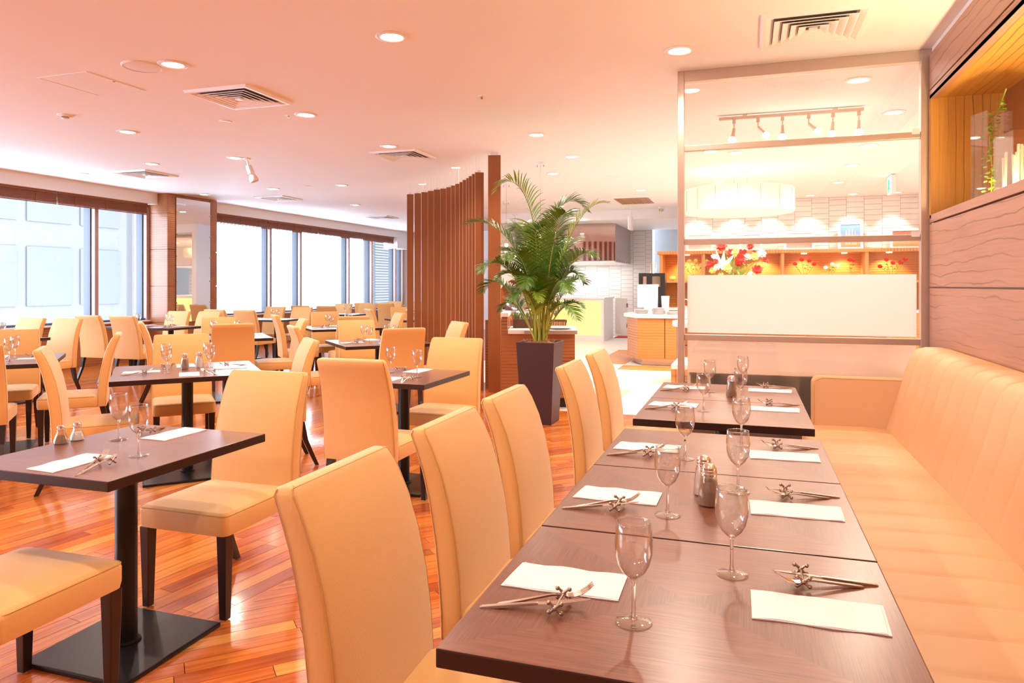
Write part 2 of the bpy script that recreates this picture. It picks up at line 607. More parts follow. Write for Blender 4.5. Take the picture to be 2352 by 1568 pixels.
# warm strip light inside the niche, low at its back
ld = bpy.data.lights.new('niche_light', 'AREA')
ld.shape = 'RECTANGLE'
ld.size, ld.size_y = 0.05, 3.4
ld.energy = 60
ld.color = (1.0, 0.78, 0.42)
lo = bpy.data.objects.new('niche_light', ld)
COL.objects.link(lo)
lo.location = (WX + 0.12, 3.4, 1.84)
lo.rotation_euler = (PI, 0, 0)
ns = thing('niche_light_strip', 'slim light strip lying along the front of the display niche', 'light', (WX + 0.12, 3.4, 1.815))
box_obj('strip_housing', 'white_trim', (-0.02, 0.02, -1.7, 1.7, 0, 0.015), ns)

# hall behind the glass partition
struct(box_obj('wall_hall_right', 'paint', (3.4, 3.6, 5.6, 14.6, 0, CEIL)))
struct(box_obj('wall_hall_side', 'paint', (1.7, 3.6, 5.45, 5.62, 0, CEIL)))
hw = struct(box_obj('wall_hall', 'grout', (-1.24, 3.5, 14.61, 14.8, 0, CEIL)))
sv = struct(box_obj('wall_service', 'grout', (-5.4, -2.36, 18.81, 19.0, 0, CEIL)))
struct(box_obj('wall_passage', 'blue_grey', (-2.36, -1.0, 19.4, 19.6, 0, CEIL)))
struct(box_obj('wall_passage_side', 'paint', (-1.24, -1.1, 14.8, 19.6, 0, CEIL)))
struct(box_obj('wall_service_left', 'paint', (-5.55, -5.4, 15.6, FAR, 0, CEIL)))


def tile_wall(parent, x0, x1, y, z0, z1, mname, tw=0.22, th=0.075, col_w=None, maxn=9999, nx=False):
    """brick tiles in columns, every second column shifted by half a tile; joints recessed"""
    mb = MB()
    g = 0.006
    k = 0
    x = x0
    while x < x1 - 0.01:
        z = z0 - (th if k % 2 else 0) * 0.5
        xe = min(x + tw, x1)
        while z < z1:
            a, b_ = max(z, z0) + g / 2, min(z + th, z1) - g / 2
            if b_ > a + 0.01:
                if nx:
                    mb.box(y - 0.012, y, x + g / 2, xe - g / 2, a, b_)
                else:
                    mb.box(x + g / 2, xe - g / 2, y - 0.012, y, a, b_)
            z += th
        x += tw
        k += 1
    o = mb.build('tile', mname, parent)
    o['kind'] = 'stuff'
    return o


tile_wall(hw, -1.24, 3.4, 14.61, 1.98, CEIL, 'tile_white', 0.30, 0.10)
tile_wall(sv, -5.4, -2.36, 18.81, 0.0, 2.77, 'tile_white', 0.32, 0.11)

# ------------------------------------------------------------------ floor
fl = struct(box_obj('floor', 'subfloor', (-10.6, 3.6, -3.3, FAR + 0.2, -0.10, -0.014)))


def clip_poly(poly, x0, x1, y0, y1):
    for ax, lim, sgn in ((0, x0, 1), (0, x1, -1), (1, y0, 1), (1, y1, -1)):
        out = []
        for i in range(len(poly)):
            a, b_ = poly[i], poly[(i + 1) % len(poly)]
            ia = (a[ax] - lim) * sgn >= 0
            ib = (b_[ax] - lim) * sgn >= 0
            if ia:
                out.append(a)
            if ia != ib:
                t = (lim - a[ax]) / (b_[ax] - a[ax])
                out.append((a[0] + t * (b_[0] - a[0]), a[1] + t * (b_[1] - a[1])))
        poly = out
        if len(poly) < 3:
            return []
    return poly


def planks(zone, ang, width, seed):
    rnd = random.Random(seed)
    x0, x1, y0, y1 = zone
    d = (math.cos(ang), math.sin(ang))
    n = (-d[1], d[0])
    cx, cy = (x0 + x1) / 2, (y0 + y1) / 2
    R_ = math.hypot(x1 - x0, y1 - y0) / 2 + 1
    out = []
    k = -int(R_ / width)
    g = 0.0012
    while k * width < R_:
        s = -R_ - rnd.random()
        while s < R_:
            ln = rnd.uniform(0.55, 1.35)
            q = [(s + g, k * width + g), (s + ln - g, k * width + g), (s + ln - g, (k + 1) * width - g), (s + g, (k + 1) * width - g)]
            P = [(cx + a * d[0] + b_ * n[0], cy + a * d[1] + b_ * n[1]) for a, b_ in q]
            P = clip_poly(P, x0, x1, y0, y1)
            if P:
                ar = abs(sum(P[i][0] * P[(i + 1) % len(P)][1] - P[(i + 1) % len(P)][0] * P[i][1] for i in range(len(P)))) / 2
                if ar > 0.0008:
                    t = min(1, max(0, rnd.gauss(0.5, 0.24)))
                    out.append((P, t, (d, n, cx, cy), rnd.uniform(0, 50)))
            s += ln
        k += 1
    return out


def plank_mesh(name, items, parent):
    vs, fs, tones, uvs = [], [], [], []
    for P, t, (d, n, cx, cy), off in items:
        k = len(P)
        o = len(vs)
        vs += [(x, y, -0.014) for x, y in P] + [(x, y, 0.0) for x, y in P]
        loc = [((x - cx) * d[0] + (y - cy) * d[1] + off, (x - cx) * n[0] + (y - cy) * n[1] + off) for x, y in P] * 2
        ff = [tuple(range(k, 2 * k))] + [(i, (i + 1) % k, k + (i + 1) % k, k + i) for i in range(k)]
        for f in ff:
            fs.append(tuple(i + o for i in f))
            tones.append(t)
            uvs += [loc[i] for i in f]
    me = bpy.data.meshes.new(name)
    me.from_pydata(vs, [], fs)
    a = me.attributes.new('tone', 'FLOAT', 'FACE')
    a.data.foreach_set('value', tones)
    uv = me.uv_layers.new(name='UVMap')
    uv.data.foreach_set('uv', [c for p in uvs for c in p])
    me.materials.append(MATS['floor_plank'])
    o = bpy.data.objects.new(name, me)
    COL.objects.link(o)
    o.parent = parent
    return o


pk = planks((-10.3, -1.97, -3.2, FAR), math.radians(90 - 9), 0.085, 3)
pk += planks((-1.97, WX + 0.03, -3.2, 7.35), math.radians(45), 0.08, 5)
near, rest = [], []
for it in pk:
    P = it[0]
    c = Vector((sum(p[0] for p in P) / len(P), sum(p[1] for p in P) / len(P)))
    dd = c.dot(Fv)
    u = 1176 + 1640 * c.dot(Rv) / dd if dd > 0.3 else -9999
    v = 655 + 1640 * CAMH / dd if dd > 0.3 else 9999
    hid = c.x > -0.55 and c.y < 5.0
    if dd > 1.5 and -100 < u < 1560 and v < 1640 and not hid:
        near.append((dd, it))
    else:
        rest.append(it)
near.sort(key=lambda q: q[0])
for dd, it in near[:295]:
    plank_mesh('plank', [it], fl)
rest += [it for dd, it in near[295:]]
po = plank_mesh('plank', rest, fl)
po['kind'] = 'stuff'

tb = box_obj('tile_bed', 'floor_grout', (-4.4, 3.4, 7.35, 18.81, -0.014, -0.004), fl)
tb2 = None
nt_ = 0
for i in range(13):
    for j in range(19):
        x0 = -4.4 + 0.6 * i
        y0 = 7.35 + 0.6 * j
        if x0 < -2.0 and y0 < 9.1:
            continue
        if x0 >= 1.6 and y0 > 14.5 or (x0 > -1.2 and y0 > 14.5):
            continue
        xa = max(x0, -1.97) if (x0 < -1.97 < x0 + 0.6 and y0 < 9.1) else x0
        box_obj('tile', 'floor_tile', (xa + 0.002, x0 + 0.598, y0 + 0.002, y0 + 0.598, -0.006, 0.002), fl)
tag(tb, None)
# brown wooden strips let into the tiled floor round the counter
for a in ((-2.5, -1.95, 12.0, 14.6), (-1.95, 0.4, 11.25, 11.85)):
    box_obj('floor_strip', 'zebra_light', (a[0], a[1], a[2], a[3], 0.0, 0.008), fl)
rm = tag(box_obj('floor_mat', 'red_mat', (-3.2, -2.4, 18.0, 18.6, 0.002, 0.014)), 'dark red doormat lying by the white service door', 'mat')

# ------------------------------------------------------------------ outside the windows
b1 = thing('office_building', 'pale glassy office building seen outside the left windows', 'building', (-24, 14.5, -12))
box_obj('wall', 'facade', (-0.4, 0, -9, 8.2, 0, 34), b1)
mbg = MB()
for k in range(8):
    y = -8.9 + 2.12 * k
    for q in range(11):
        z = 3.0 * q + 0.6
        mbg.box(0.0, 0.05, y + 0.12, y + 1.88, z, z + 2.1)
gw = mbg.build('window', 'facade_glass', b1)
gw['kind'] = 'stuff'
b2 = thing('louvered_tower', 'pale blue louvered wall outside the far end of the windows', 'building', (-16, 28.4, -12))
b3 = thing('brick_building', 'pale brick building seen outside, left of the mirrored column', 'building', (-24, 23.0, -12))
box_obj('wall', 'facade', (-0.4, 0, 0, 2.6, 0, 34), b3)
mbk = MB()
for k in range(60):
    for j in range(5):
        z = 6 + 0.36 * k
        y = 0.1 + 0.5 * j + (0.25 if k % 2 else 0)
        if y + 0.46 < 2.6:
            mbk.box(0.0, 0.03, y, y + 0.46, z, z + 0.30)
bk3 = mbk.build('brick', 'facade_glass', b3)
bk3['kind'] = 'stuff'
box_obj('wall', 'facade', (-0.4, 0, 0, 14, 0, 30), b2)
mbl = MB()
for k in range(120):
    mbl.box(0.0, 0.12, 0.2, 13.8, 8 + 0.12 * k, 8.05 + 0.12 * k)
lv = mbl.build('louver', 'facade_line', b2)
lv['kind'] = 'stuff'


# ------------------------------------------------------------------ bamboo blinds
def blind(y0, y1, label):
    t = thing('bamboo_blind', label, 'blind', (NX - 0.11, (y0 + y1) / 2, 2.58), 0, 'bamboo blinds over the windows')
    h = (y1 - y0) / 2 - 0.01
    box_obj('headrail', 'slat_wood', (-0.03, 0.03, -h, h, 0.165, 0.20), t)
    for k, (z0, z1, x) in enumerate(((0.0, 0.165, 0.012), (0.02, 0.165, 0.0), (0.05, 0.165, -0.014))):
        mb = MB()
        nst = 9
        for q in range(nst):
            a = z0 + (z1 - z0) * q / nst
            b_ = z0 + (z1 - z0) * (q + 0.82) / nst
            mb.box(x - 0.004 + 0.004 * math.sin(q), x + 0.004 + 0.004 * math.sin(q), -h, h, a, b_)
        o = mb.build('blind_fold', 'bamboo', t)
        o['kind'] = 'stuff'
    n = max(2, int((y1 - y0) / 0.55))
    for k in range(n):
        y = -h + 2 * h * (k + 0.5) / n
        mb = MB()
        mb.tube([(0.022, y + 0.008 * (j % 2), 0.0 + 0.165 * j / 6) for j in range(7)], 0.006, 5)
        mb.build('blind_cord', 'slat_wood', t)
    return t


BN = ['first bamboo blind, rolled high at the left edge of the windows', 'second bamboo blind rolled high above the left windows',
      'bamboo blind rolled high above the pane left of the column', 'bamboo blind just right of the mirrored column',
      'second bamboo blind right of the mirrored column', 'third bamboo blind right of the mirrored column', 'farthest bamboo blind, at the end of the window wall']
for (a, b_), l in zip(((3.9, 6.2), (6.2, 8.3), (8.3, 10.05), (11.6, 13.4), (13.4, 15.4), (15.4, 17.4), (17.4, 19.4)), BN):
    blind(a, b_, l)
struct(box_obj('trim_7', 'paint', (GX - 0.2, NX + 0.01, 19.42, FAR - 0.002, 2.45, 2.778)))

# ------------------------------------------------------------------ glass partition
pt = thing('glass_partition', 'metal framed glass partition between dining room and buffet hall', 'partition', (0.345, 5.67, 0))
X0, X1 = -0.83, 0.83
for a, b_ in ((X0 - 0.025, X0 + 0.025), (X1 - 0.02, X1 + 0.05)):
    box_obj('post', 'anodised', (a, b_, -0.035, 0.035, 0, CEIL), pt, bevel=0.004)
RZ = [0.10, 0.93, 1.664, 2.385]
for z in RZ:
    box_obj('rail', 'anodised', (X0 + 0.025, X1 - 0.02, -0.022, 0.022, z - 0.022, z + 0.022), pt, bevel=0.003)
box_obj('rail', 'anodised', (X0 + 0.025, X1 - 0.02, -0.032, 0.032, CEIL - 0.085, CEIL), pt, bevel=0.003)
ZZ = RZ + [CEIL - 0.085]
for a, b_ in zip(ZZ[:-1], ZZ[1:]):
    box_obj('pane', 'pane_glass', (X0 + 0.022, X1 - 0.017, 0.000, 0.006, a + 0.018, b_ - 0.018), pt)
tag(box_obj('frosted_film', 'frost', (-0.783, 0.789, -0.004, -0.001, 0.966, 1.408), pt), 'frosted white band on the glass')
tag(box_obj('satin_sheet', 'satin_glass', (-0.783, 0.789, 0.010, 0.016, 0.13, 0.905), pt), 'satin glass sheet behind the lowest pane')
lc = thing('low_cabinet', 'dark low cabinet dimly seen through the satin lowest pane', 'cabinet', (0.42, 5.87, 0))
box_obj('body', 'basket', (-0.84, 0.76, -0.15, 0.15, 0.05, 0.63), lc, bevel=0.004)
box_obj('top', 'slat_wood', (-0.85, 0.77, -0.16, 0.16, 0.63, 0.655), lc, bevel=0.004)
box_obj('plinth', 'black_plastic', (-0.82, 0.74, -0.13, 0.13, 0.0, 0.05), lc)
for z in (1.65, 2.37):
    box_obj('pane_clip', 'white_trim', (X1 - 0.075, X1 - 0.025, -0.03, -0.022, z + 0.02, z + 0.06), pt)


# ------------------------------------------------------------------ chairs
def rrect(cx, cy, z, hx, y0, y1, r=0.014, bulge=0.0):
    """closed ring of a rounded rectangle in plan, front (y1) towards the seat"""
    pts = []
    for sx, sy in ((1, 1), (-1, 1), (-1, -1), (1, -1)):
        ccx = cx + sx * (hx - r)
        ccy = (y1 - r) if sy > 0 else (y0 + r)
        a0 = {(1, 1): 0, (-1, 1): 90, (-1, -1): 180, (1, -1): 270}[(sx, sy)]
        for k in range(4):
            a = math.radians(a0 + 30 * k)
            pts.append(Vector((ccx + r * math.cos(a), ccy + r * math.sin(a), z)))
        if (sx, sy) == (1, 1):
            for q in (0.6, 0.2, -0.2, -0.6):
                pts.append(Vector((cx + q * (hx - r), y1 + bulge * (1 - q * q), z)))
    return pts


def make_chair():
    t = thing('dining_chair', 'x', 'chair')
    # back: tall upholstered slab, upright low down and leaning back towards its top
    prof = [(0.335, -0.190, 0.062, 0.222), (0.345, -0.190, 0.064, 0.225), (0.42, -0.190, 0.066, 0.225), (0.52, -0.196, 0.068, 0.223), (0.62, -0.208, 0.068, 0.221),
            (0.72, -0.228, 0.066, 0.218), (0.80, -0.252, 0.063, 0.215), (0.87, -0.282, 0.059, 0.212), (0.905, -0.302, 0.054, 0.209), (0.917, -0.309, 0.044, 0.203), (0.921, -0.314, 0.030, 0.193)]
    mb = MB()
    mb.loft([rrect(0, 0, z, hx, yf - th, yf, min(0.014, th * 0.3), 0.008 if 0.36 < z < 0.9 else 0.0) for z, yf, th, hx in prof])
    bk = mb.build('backrest', 'fabric', t, smooth=True, angle=60)
    mb = MB()
    for s in (-1, 1):
        mb.tube([(s * (hx - 0.005), yf - 0.0035, z) for z, yf, th, hx in prof[1:]], 0.0024, 5)
        mb.tube([(s * (hx + 0.0005), yf - th + 0.008, z) for z, yf, th, hx in prof[1:-1]], 0.0016, 4)
    mb.tube([(-0.196, -0.313, 0.9185), (0.196, -0.313, 0.9185)], 0.0022, 5)
    mb.build('piping', 'seam', bk)
    # seat cushion
    mb = MB()
    rings = []
    for z, e in ((0.332, 0.016), (0.338, 0.004), (0.36, 0.0), (0.405, 0.0), (0.418, 0.004), (0.426, 0.016)):
        rings.append(rrect(0, 0, z, 0.222 - e, -0.20 + e, 0.235 - e, 0.026))
    mb.loft(rings, cap=False)
    n = len(rings[0])
    last = rings[-1]
    # crowned top
    r2 = [Vector((p.x * 0.72, 0.018 + (p.y - 0.018) * 0.72, 0.438)) for p in last]
    r3 = [Vector((p.x * 0.3, 0.018 + (p.y - 0.018) * 0.3, 0.444)) for p in last]
    mb.loft([last, r2, r3])
    mb.add(rings[0], [tuple(reversed(range(n)))])
    st = mb.build('seat', 'fabric', t, smooth=True, angle=50)
    mb = MB()
    ring = [Vector((p.x, p.y, 0.4175)) for p in rrect(0, 0, 0, 0.2195, -0.185, 0.2325, 0.026)]
    mb.tube(ring + [ring[0]], 0.0026, 4)
    mb.build('piping', 'seam', st)
    for s in (-1, 1):
        a, b_ = 0.046, 0.031
        x = s * 0.193
        y = 0.205
        MB().loft([[(x - s * 0 - w_ / 2, y - w_ / 2, z), (x + w_ / 2, y - w_ / 2, z), (x + w_ / 2, y + w_ / 2, z), (x - w_ / 2, y + w_ / 2, z)] for z, w_ in ((0.004, b_), (0.336, a))]).build('leg', 'dark_leg', t, bevel=0.003)
        rr = []
        for z, yy, w_ in ((0.004, -0.335, 0.028), (0.10, -0.292, 0.032), (0.20, -0.250, 0.036), (0.336, -0.222, 0.042)):
            rr.append([(x - w_ / 2, yy - w_ / 2, z), (x + w_ / 2, yy - w_ / 2, z), (x + w_ / 2, yy + w_ / 2, z), (x - w_ / 2, yy + w_ / 2, z)])
        MB().loft(rr).build('leg', 'dark_leg', t, bevel=0.002)
        MB().lathe([(0.012, 0), (0.012, 0.005)], 10, (x, y, 0.0), cap=True).build('glide', 'white_trim', t)
    return t


def face(dx, dy):
    return math.atan2(-dx, dy)


CH = make_chair()


def chair(x, y, dx, dy, label, group):
    inst(CH, (x, y, 0), face(dx, dy), label, group)


G = 'tan chairs along the row facing the sofa'
for (y, l) in ((1.43, 'nearest tan chair of the row facing the sofa, largest in view'), (2.05, 'second tan chair from the front of the row facing the sofa'),
               (2.62, 'third tan chair of the row facing the sofa, in front of the plant pot'), (3.67, 'fourth tan chair of the row, just right of the plant pot'),
               (4.37, 'farthest tan chair of the row facing the sofa')):
    chair(-0.560, y, 1, 0, l, G)
G = 'tan chairs at the small two seat tables'
chair(-2.17, 1.605, 0, 1, 'tan chair cut off at the lower left, its seat under the near table', G)
chair(-2.165, 2.545, 0, -1, 'tan chair facing the viewer behind the lower left table', G)
chair(-2.09, 3.82, 0, 1, 'tan chair with its back to the viewer at the small mid-floor table', G)
chair(-2.15, 4.83, 0, -1, 'tan chair facing the viewer at the far side of the small mid-floor table', G)

Q = math.sqrt(0.5)
DIRS = {'SW': (-Q, -Q, 'near left'), 'SE': (Q, -Q, 'near right'), 'NE': (Q, Q, 'far right'), 'NW': (-Q, Q, 'far left')}
DIAG = {
    'T2': ((-3.77, 4.09), 'the diagonal table at left centre', {'SW': .54, 'NW': .70, 'NE': .53}),
    'T7': ((-5.75, 4.13), 'the diagonal table at the left edge', {'SE': .56, 'NW': .65, 'NE': .56}),
    'T6': ((-5.80, 6.90), 'the diagonal table before the mirror column', {'SW': .56, 'SE': .52, 'NW': .60, 'NE': .56}),
    'T4': ((-3.72, 6.77), 'the diagonal table beside the screen', {'SW': .56, 'SE': .53, 'NW': .62, 'NE': .60}),
    'T5': ((-5.57, 8.97), 'the diagonal table in mid room', {'SW': .56, 'SE': .53, 'NW': .60, 'NE': .58}),
    'T12': ((-5.60, 11.6), 'the farthest diagonal table', {'SW': .56, 'SE': .55, 'NW': .60, 'NE': .56}),
}
for k, ((cx, cy), tl, ch) in DIAG.items():
    for s, off in ch.items():
        dx, dy, sl = DIRS[s]
        chair(cx + dx * off, cy + dy * off, -dx, -dy, 'tan chair at the %s side of %s' % (sl, tl), 'tan chairs at the diagonal tables')
WIN = {
    'W0': (5.83, 'the leftmost window table', ('far',)),
    'W1': (8.28, 'the window table before the column', ('near', 'far')),
    'W2': (10.72, 'the window table just past the column', ('near', 'far')),
    'W3': (13.15, 'the fourth window table', ('near', 'far')),
    'W4': (15.6, 'the farthest window table', ('near', 'far')),
}
WXC = -8.25
for k, (cy, tl, sides) in WIN.items():
    for sd in sides:
        for sx, xl in ((-0.30, 'left'), (0.30, 'right')):
            sg = -1 if sd == 'near' else 1
            chair(WXC + sx, cy + sg * 0.50, 0, -sg, 'tan chair at the %s %s seat of %s' % (sd, xl, tl), 'tan chairs at the window tables')


# ------------------------------------------------------------------ tables
def make_table(sx, sy, vname, base=0.45, pole='round', bl=(0, 0)):
    t = thing('dining_table', 'x', 'table')
    mb = MB().box(-sx / 2, sx / 2, -sy / 2, sy / 2, 0.697, 0.73)
    top = mb.build('tabletop', [vname, 'table_edge'], t, bevel=0.003)
    me = top.data
    for p in me.polygons:
        p.material_index = 0 if p.normal.z > 0.9 else 1
    if pole == 'double':
        ps = ((-sx * 0.26, 0), (sx * 0.26, 0))
    else:
        ps = ((0, 0),)
    for px, py in ps:
        MB().lathe([(0.038, 0.016), (0.038, 0.70)], 20, (px, py, 0), cap=True).build('pedestal', 'black_metal', t, smooth=True)
        MB().lathe([(0.05, 0.016), (0.05, 0.024), (0.04, 0.028)], 20, (px, py, 0), cap=True).build('pole_collar', 'black_metal', t, smooth=True)
        MB().box(px - base / 2, px + base / 2, py - base / 2, py + base / 2, 0.0, 0.018).build('base_plate', 'black_metal', t, bevel=0.005)
        MB().box(px - 0.16, px + 0.16, py - 0.03, py + 0.03, 0.690, 0.698).build('top_bracket', 'black_metal', t)
    return t


veneer_top('top_a', 0.38, 0.31)
veneer_top('top_b', 0.325, 0.375)
veneer_top('top_c', 0.465, 0.465)
veneer_top('top_d', 0.62, 0.33)
TA = make_table(0.76, 0.634, 'top_a', 0.40)
ROW = [(1.400, 0.0, 'nearest sofa table, brown veneer, cut by the lower edge', 'the nearest sofa table'),
       (2.040, 0.0, 'second sofa table, brown veneer, carrying the pepper shaker', 'the second sofa table'),
       (2.680, 0.0, 'third sofa table, brown veneer, pushed against the second', 'the third sofa table'),
       (3.545, 0.0, 'fourth sofa table, brown veneer, beyond the gap', 'the fourth sofa table'),
       (4.185, 0.0, 'farthest sofa table, brown veneer, closest to the glass partition', 'the farthest sofa table')]
for y, r, l, tl in ROW:
    inst(TA, (-0.11, y, 0), 0, l, 'brown tables along the sofa')
TB = make_table(0.65, 0.75, 'top_b', 0.46)
inst(TB, (-2.178, 2.06, 0), 0, 'small dark brown pedestal table at the lower left', 'small two seat tables')
inst(TB, (-2.175, 4.30, 0), 0, 'small dark brown pedestal table in mid floor, in front of the screen', 'small two seat tables')
TC = make_table(0.93, 0.93, 'top_c', 0.56)
for k, ((cx, cy), tl, ch) in DIAG.items():
    inst(TC, (cx, cy, 0), PI / 4, 'square dark pedestal table, ' + tl, 'square tables set diagonally')
TD = make_table(1.24, 0.66, 'top_d', 0.40, 'double')
for k, (cy, tl, sides) in WIN.items():
    inst(TD, (WXC, cy, 0), 0, 'long dark table, ' + tl, 'long tables by the windows')


# ------------------------------------------------------------------ table ware
def make_glass(water=False):
    t = thing('stemmed_glass', 'x', 'glass')
    prof = [(0.0045, 0.076), (0.010, 0.080), (0.0205, 0.090), (0.0285, 0.104), (0.0330, 0.122), (0.0340, 0.140), (0.0325, 0.160), (0.0305, 0.178)]
    inner = [(r - 0.0012, z) for r, z in reversed(prof[1:])] + [(0.001, 0.0825)]
    MB().lathe(prof + [(0.0298, 0.1787)] + inner, 20).build('bowl', 'goblet_glass', t, smooth=True, angle=60)
    MB().lathe([(0.0304 + 0.0009 * math.cos(a), 0.1785 + 0.0009 * math.sin(a)) for a in [PI * k / 4 for k in range(9)]], 24).build('rim', 'solid_glass', t, smooth=True)
    MB().lathe([(0.0052, 0.006), (0.0038, 0.020), (0.0034, 0.045), (0.0040, 0.070), (0.0060, 0.080)], 12, cap=True).build('stem', 'solid_glass', t, smooth=True)
    MB().lathe([(0.0320, 0.0), (0.0328, 0.0014), (0.0315, 0.0024), (0.018, 0.0040), (0.008, 0.0062), (0.0042, 0.011)], 24, cap=True).build('foot', 'goblet_glass', t, smooth=True)
    return t


def make_napkin():
    """folded paper napkin: a few layers whose left end is uneven"""
    mb = MB()
    for k in range(2):
        pts, n = [], 12
        o0 = 0.0012 * k
        top, bot = [], []
        for i in range(n + 1):
            y = -0.1175 + 0.235 * i / n
            wav = 0.0010 * math.sin(i * 1.3 + k)
            xl, xr = -0.0625 + 0.002 * math.sin(i * 0.9) + 0.002 * k, 0.0625 - 0.001 * math.sin(i * 1.1) - 0.003 * k
            if i == 0:
                y += 0.006 * k
            top.append((xl, y + (0.008 if i == 0 else 0), o0 + 0.0020 + wav))
            bot.append((xr, y, o0 + 0.0020 + wav * 0.5))
        rings = [[Vector((a[0], a[1], o0 + 0.0002)), Vector((b_[0], b_[1], o0 + 0.0002)), Vector(b_), Vector((0, (a[1] + b_[1]) / 2, a[2] + 0.0008)), Vector(a)] for a, b_ in zip(top, bot)]
        mb.loft(rings)
    o = mb.build('paper_napkin', 'napkin', smooth=True, angle=30)
    return tag(o, 'x', 'napkin')


def make_knife():
    t = thing('table_knife', 'x', 'knife')
    mb = MB()
    mb.loft([[Vector((-w_ / 2, y, -h_)), Vector((w_ / 2, y, -h_)), Vector((w_ / 2, y, h_)), Vector((-w_ / 2, y, h_))] for y, w_, h_ in
             ((-0.105, 0.007, 0.002), (-0.100, 0.010, 0.0032), (-0.05, 0.0085, 0.0030), (0.0, 0.007, 0.0026), (0.005, 0.007, 0.002))])
    mb.build('handle', 'steel', t, bevel=0.001)
    mb = MB()
    mb.loft([[Vector((-a, y, -0.0008)), Vector((b_, y, -0.0003)), Vector((b_, y, 0.0003)), Vector((-a, y, 0.0010))] for y, a, b_ in
             ((0.005, 0.004, 0.006), (0.02, 0.004, 0.009), (0.06, 0.004, 0.009), (0.090, 0.003, 0.006), (0.102, 0.001, 0.001))])
    mb.build('blade', 'steel', t)
    return t


def make_fork():
    t = thing('table_fork', 'x', 'fork')
    mb = MB()
    mb.loft([[Vector((-w_ / 2, y, z - h_)), Vector((w_ / 2, y, z - h_)), Vector((w_ / 2, y, z + h_)), Vector((-w_ / 2, y, z + h_))] for y, w_, h_, z in
             ((-0.095, 0.006, 0.0015, 0), (-0.090, 0.010, 0.0022, 0), (-0.05, 0.008, 0.002, 0.001), (0.01, 0.005, 0.0018, 0.003), (0.030, 0.006, 0.0012, 0.0), (0.040, 0.016, 0.0009, -0.003), (0.052, 0.020, 0.0008, -0.003))])
    mb.build('handle', 'steel', t, bevel=0.0006)
    for k in range(4):
        x = -0.0081 + 0.0054 * k
        MB().tube([(x, 0.050, -0.003), (x, 0.065, -0.001), (x, 0.080, 0.006), (x, 0.090, 0.013)], [0.0017, 0.0016, 0.0013, 0.0006], 5).build('tine', 'steel', t)
    return t


def make_rest():
    """two four-armed crosses with ball ends joined by a short bar"""
    t = thing('cutlery_rest', 'x', 'cutlery rest')
    MB().tube([(-0.030, 0, 0.0165), (0.030, 0, 0.0165)], 0.0028, 8).build('bar', 'pewter', t, smooth=True)
    for s in (-1, 1):
        mb = MB()
        x = s * 0.033
        mb.ball((x, 0, 0.0165), 0.0052, 10, 6)
        for a in (45, 135, 225, 315):
            c, q = math.cos(math.radians(a)), math.sin(math.radians(a))
            mb.tube([(x, 0, 0.0165), (x, c * 0.010, 0.0165 + q * 0.009), (x, c * 0.0155, 0.0165 + q * 0.0125)], [0.0036, 0.0024, 0.003], 7)
            mb.ball((x, c * 0.0165, 0.0165 + q * 0.0120), 0.0044, 8, 6)
        mb.build('cross_end', 'pewter', t, smooth=True, angle=70)
    return t


GL, NP, KN, FK, RS = make_glass(), make_napkin(), make_knife(), make_fork(), make_rest()
TOP = 0.7302


def setting(x, y, dx, dy, where, grp, cutlery=True, full=True, glass=None):
    """one cover for a diner looking along (dx,dy); (x,y) is the napkin's centre"""
    rz = face(dx, dy)
    rx, ry = dy, -dx          # the diner's right hand

    def at(a, b_):
        return (x + rx * a + dx * b_, y + ry * a + dy * b_)
    j = random.Random(int(x * 971 + y * 131)).uniform
    ja = j(-0.05, 0.05)
    inst(NP, (x, y, TOP), rz + ja, 'white paper napkin ' + where, 'paper napkins on the tables')
    g = glass or (0.134 + j(-.008, .008), 0.152 + j(-.008, .008))
    gx, gy = at(*g)
    inst(GL, (gx, gy, TOP), j(0, 3), 'stemmed glass ' + where, 'stemmed glasses on the tables')
    if not cutlery:
        return
    a = 0.127
    px, py = at(a, 0.020)
    inst(RS, (px, py, TOP), rz + ja, 'cutlery rest ' + where, 'cutlery rests on the tables')
    px, py = at(a + 0.014, -0.022)
    o = inst(KN, (px, py, TOP + 0.0115), 0, 'steel knife ' + where, 'knives on the tables')
    o.rotation_euler = (math.radians(6.5), 0, rz + math.radians(13))
    px, py = at(a - 0.016, -0.008)
    o = inst(FK, (px, py, TOP + 0.0125), 0, 'steel fork ' + where, 'forks on the tables')
    o.rotation_euler = (math.radians(7.0), 0, rz + math.radians(22))


for (y, r, l, tl), cy in zip(ROW, (1.41, 2.03, 2.665, 3.71, 4.32)):
    cy = {1.41: 1.41, 2.03: 2.03, 2.665: 2.665, 3.71: 3.66, 4.32: 4.30}[cy]
    setting(-0.35, cy, 1, 0, 'on the chair side of ' + tl, '')
    setting(0.125, cy + 0.01, -1, 0, 'on the sofa side of ' + tl, '')
for cy, tl in ((2.06, 'the small table at lower left'), (4.30, 'the small mid-floor table')):
    setting(-2.17, cy - 0.235, 0, 1, 'on the near side of ' + tl, '')
    setting(-2.19, cy + 0.25, 0, -1, 'on the far side of ' + tl, '')
for k, ((cx, cy), tl, ch) in DIAG.items():
    for s, (dx, dy, sl) in DIRS.items():
        setting(cx + dx * 0.29, cy + dy * 0.29, -dx, -dy, 'at the %s side of %s' % (sl, tl), '', cutlery=k not in ('T12',))
for k, (cy, tl, sides) in WIN.items():
    if k == 'W4':
        continue
    for sd in ('near', 'far'):
        for sx, xl in ((-0.30, 'left'), (0.30, 'right')):
            sg = -1 if sd == 'near' else 1
            setting(WXC + sx, cy + sg * 0.20, 0, -sg, 'at the %s %s seat of %s' % (sd, xl, tl), '', cutlery=k in ('W0', 'W1'), glass=(0.13, 0.10))


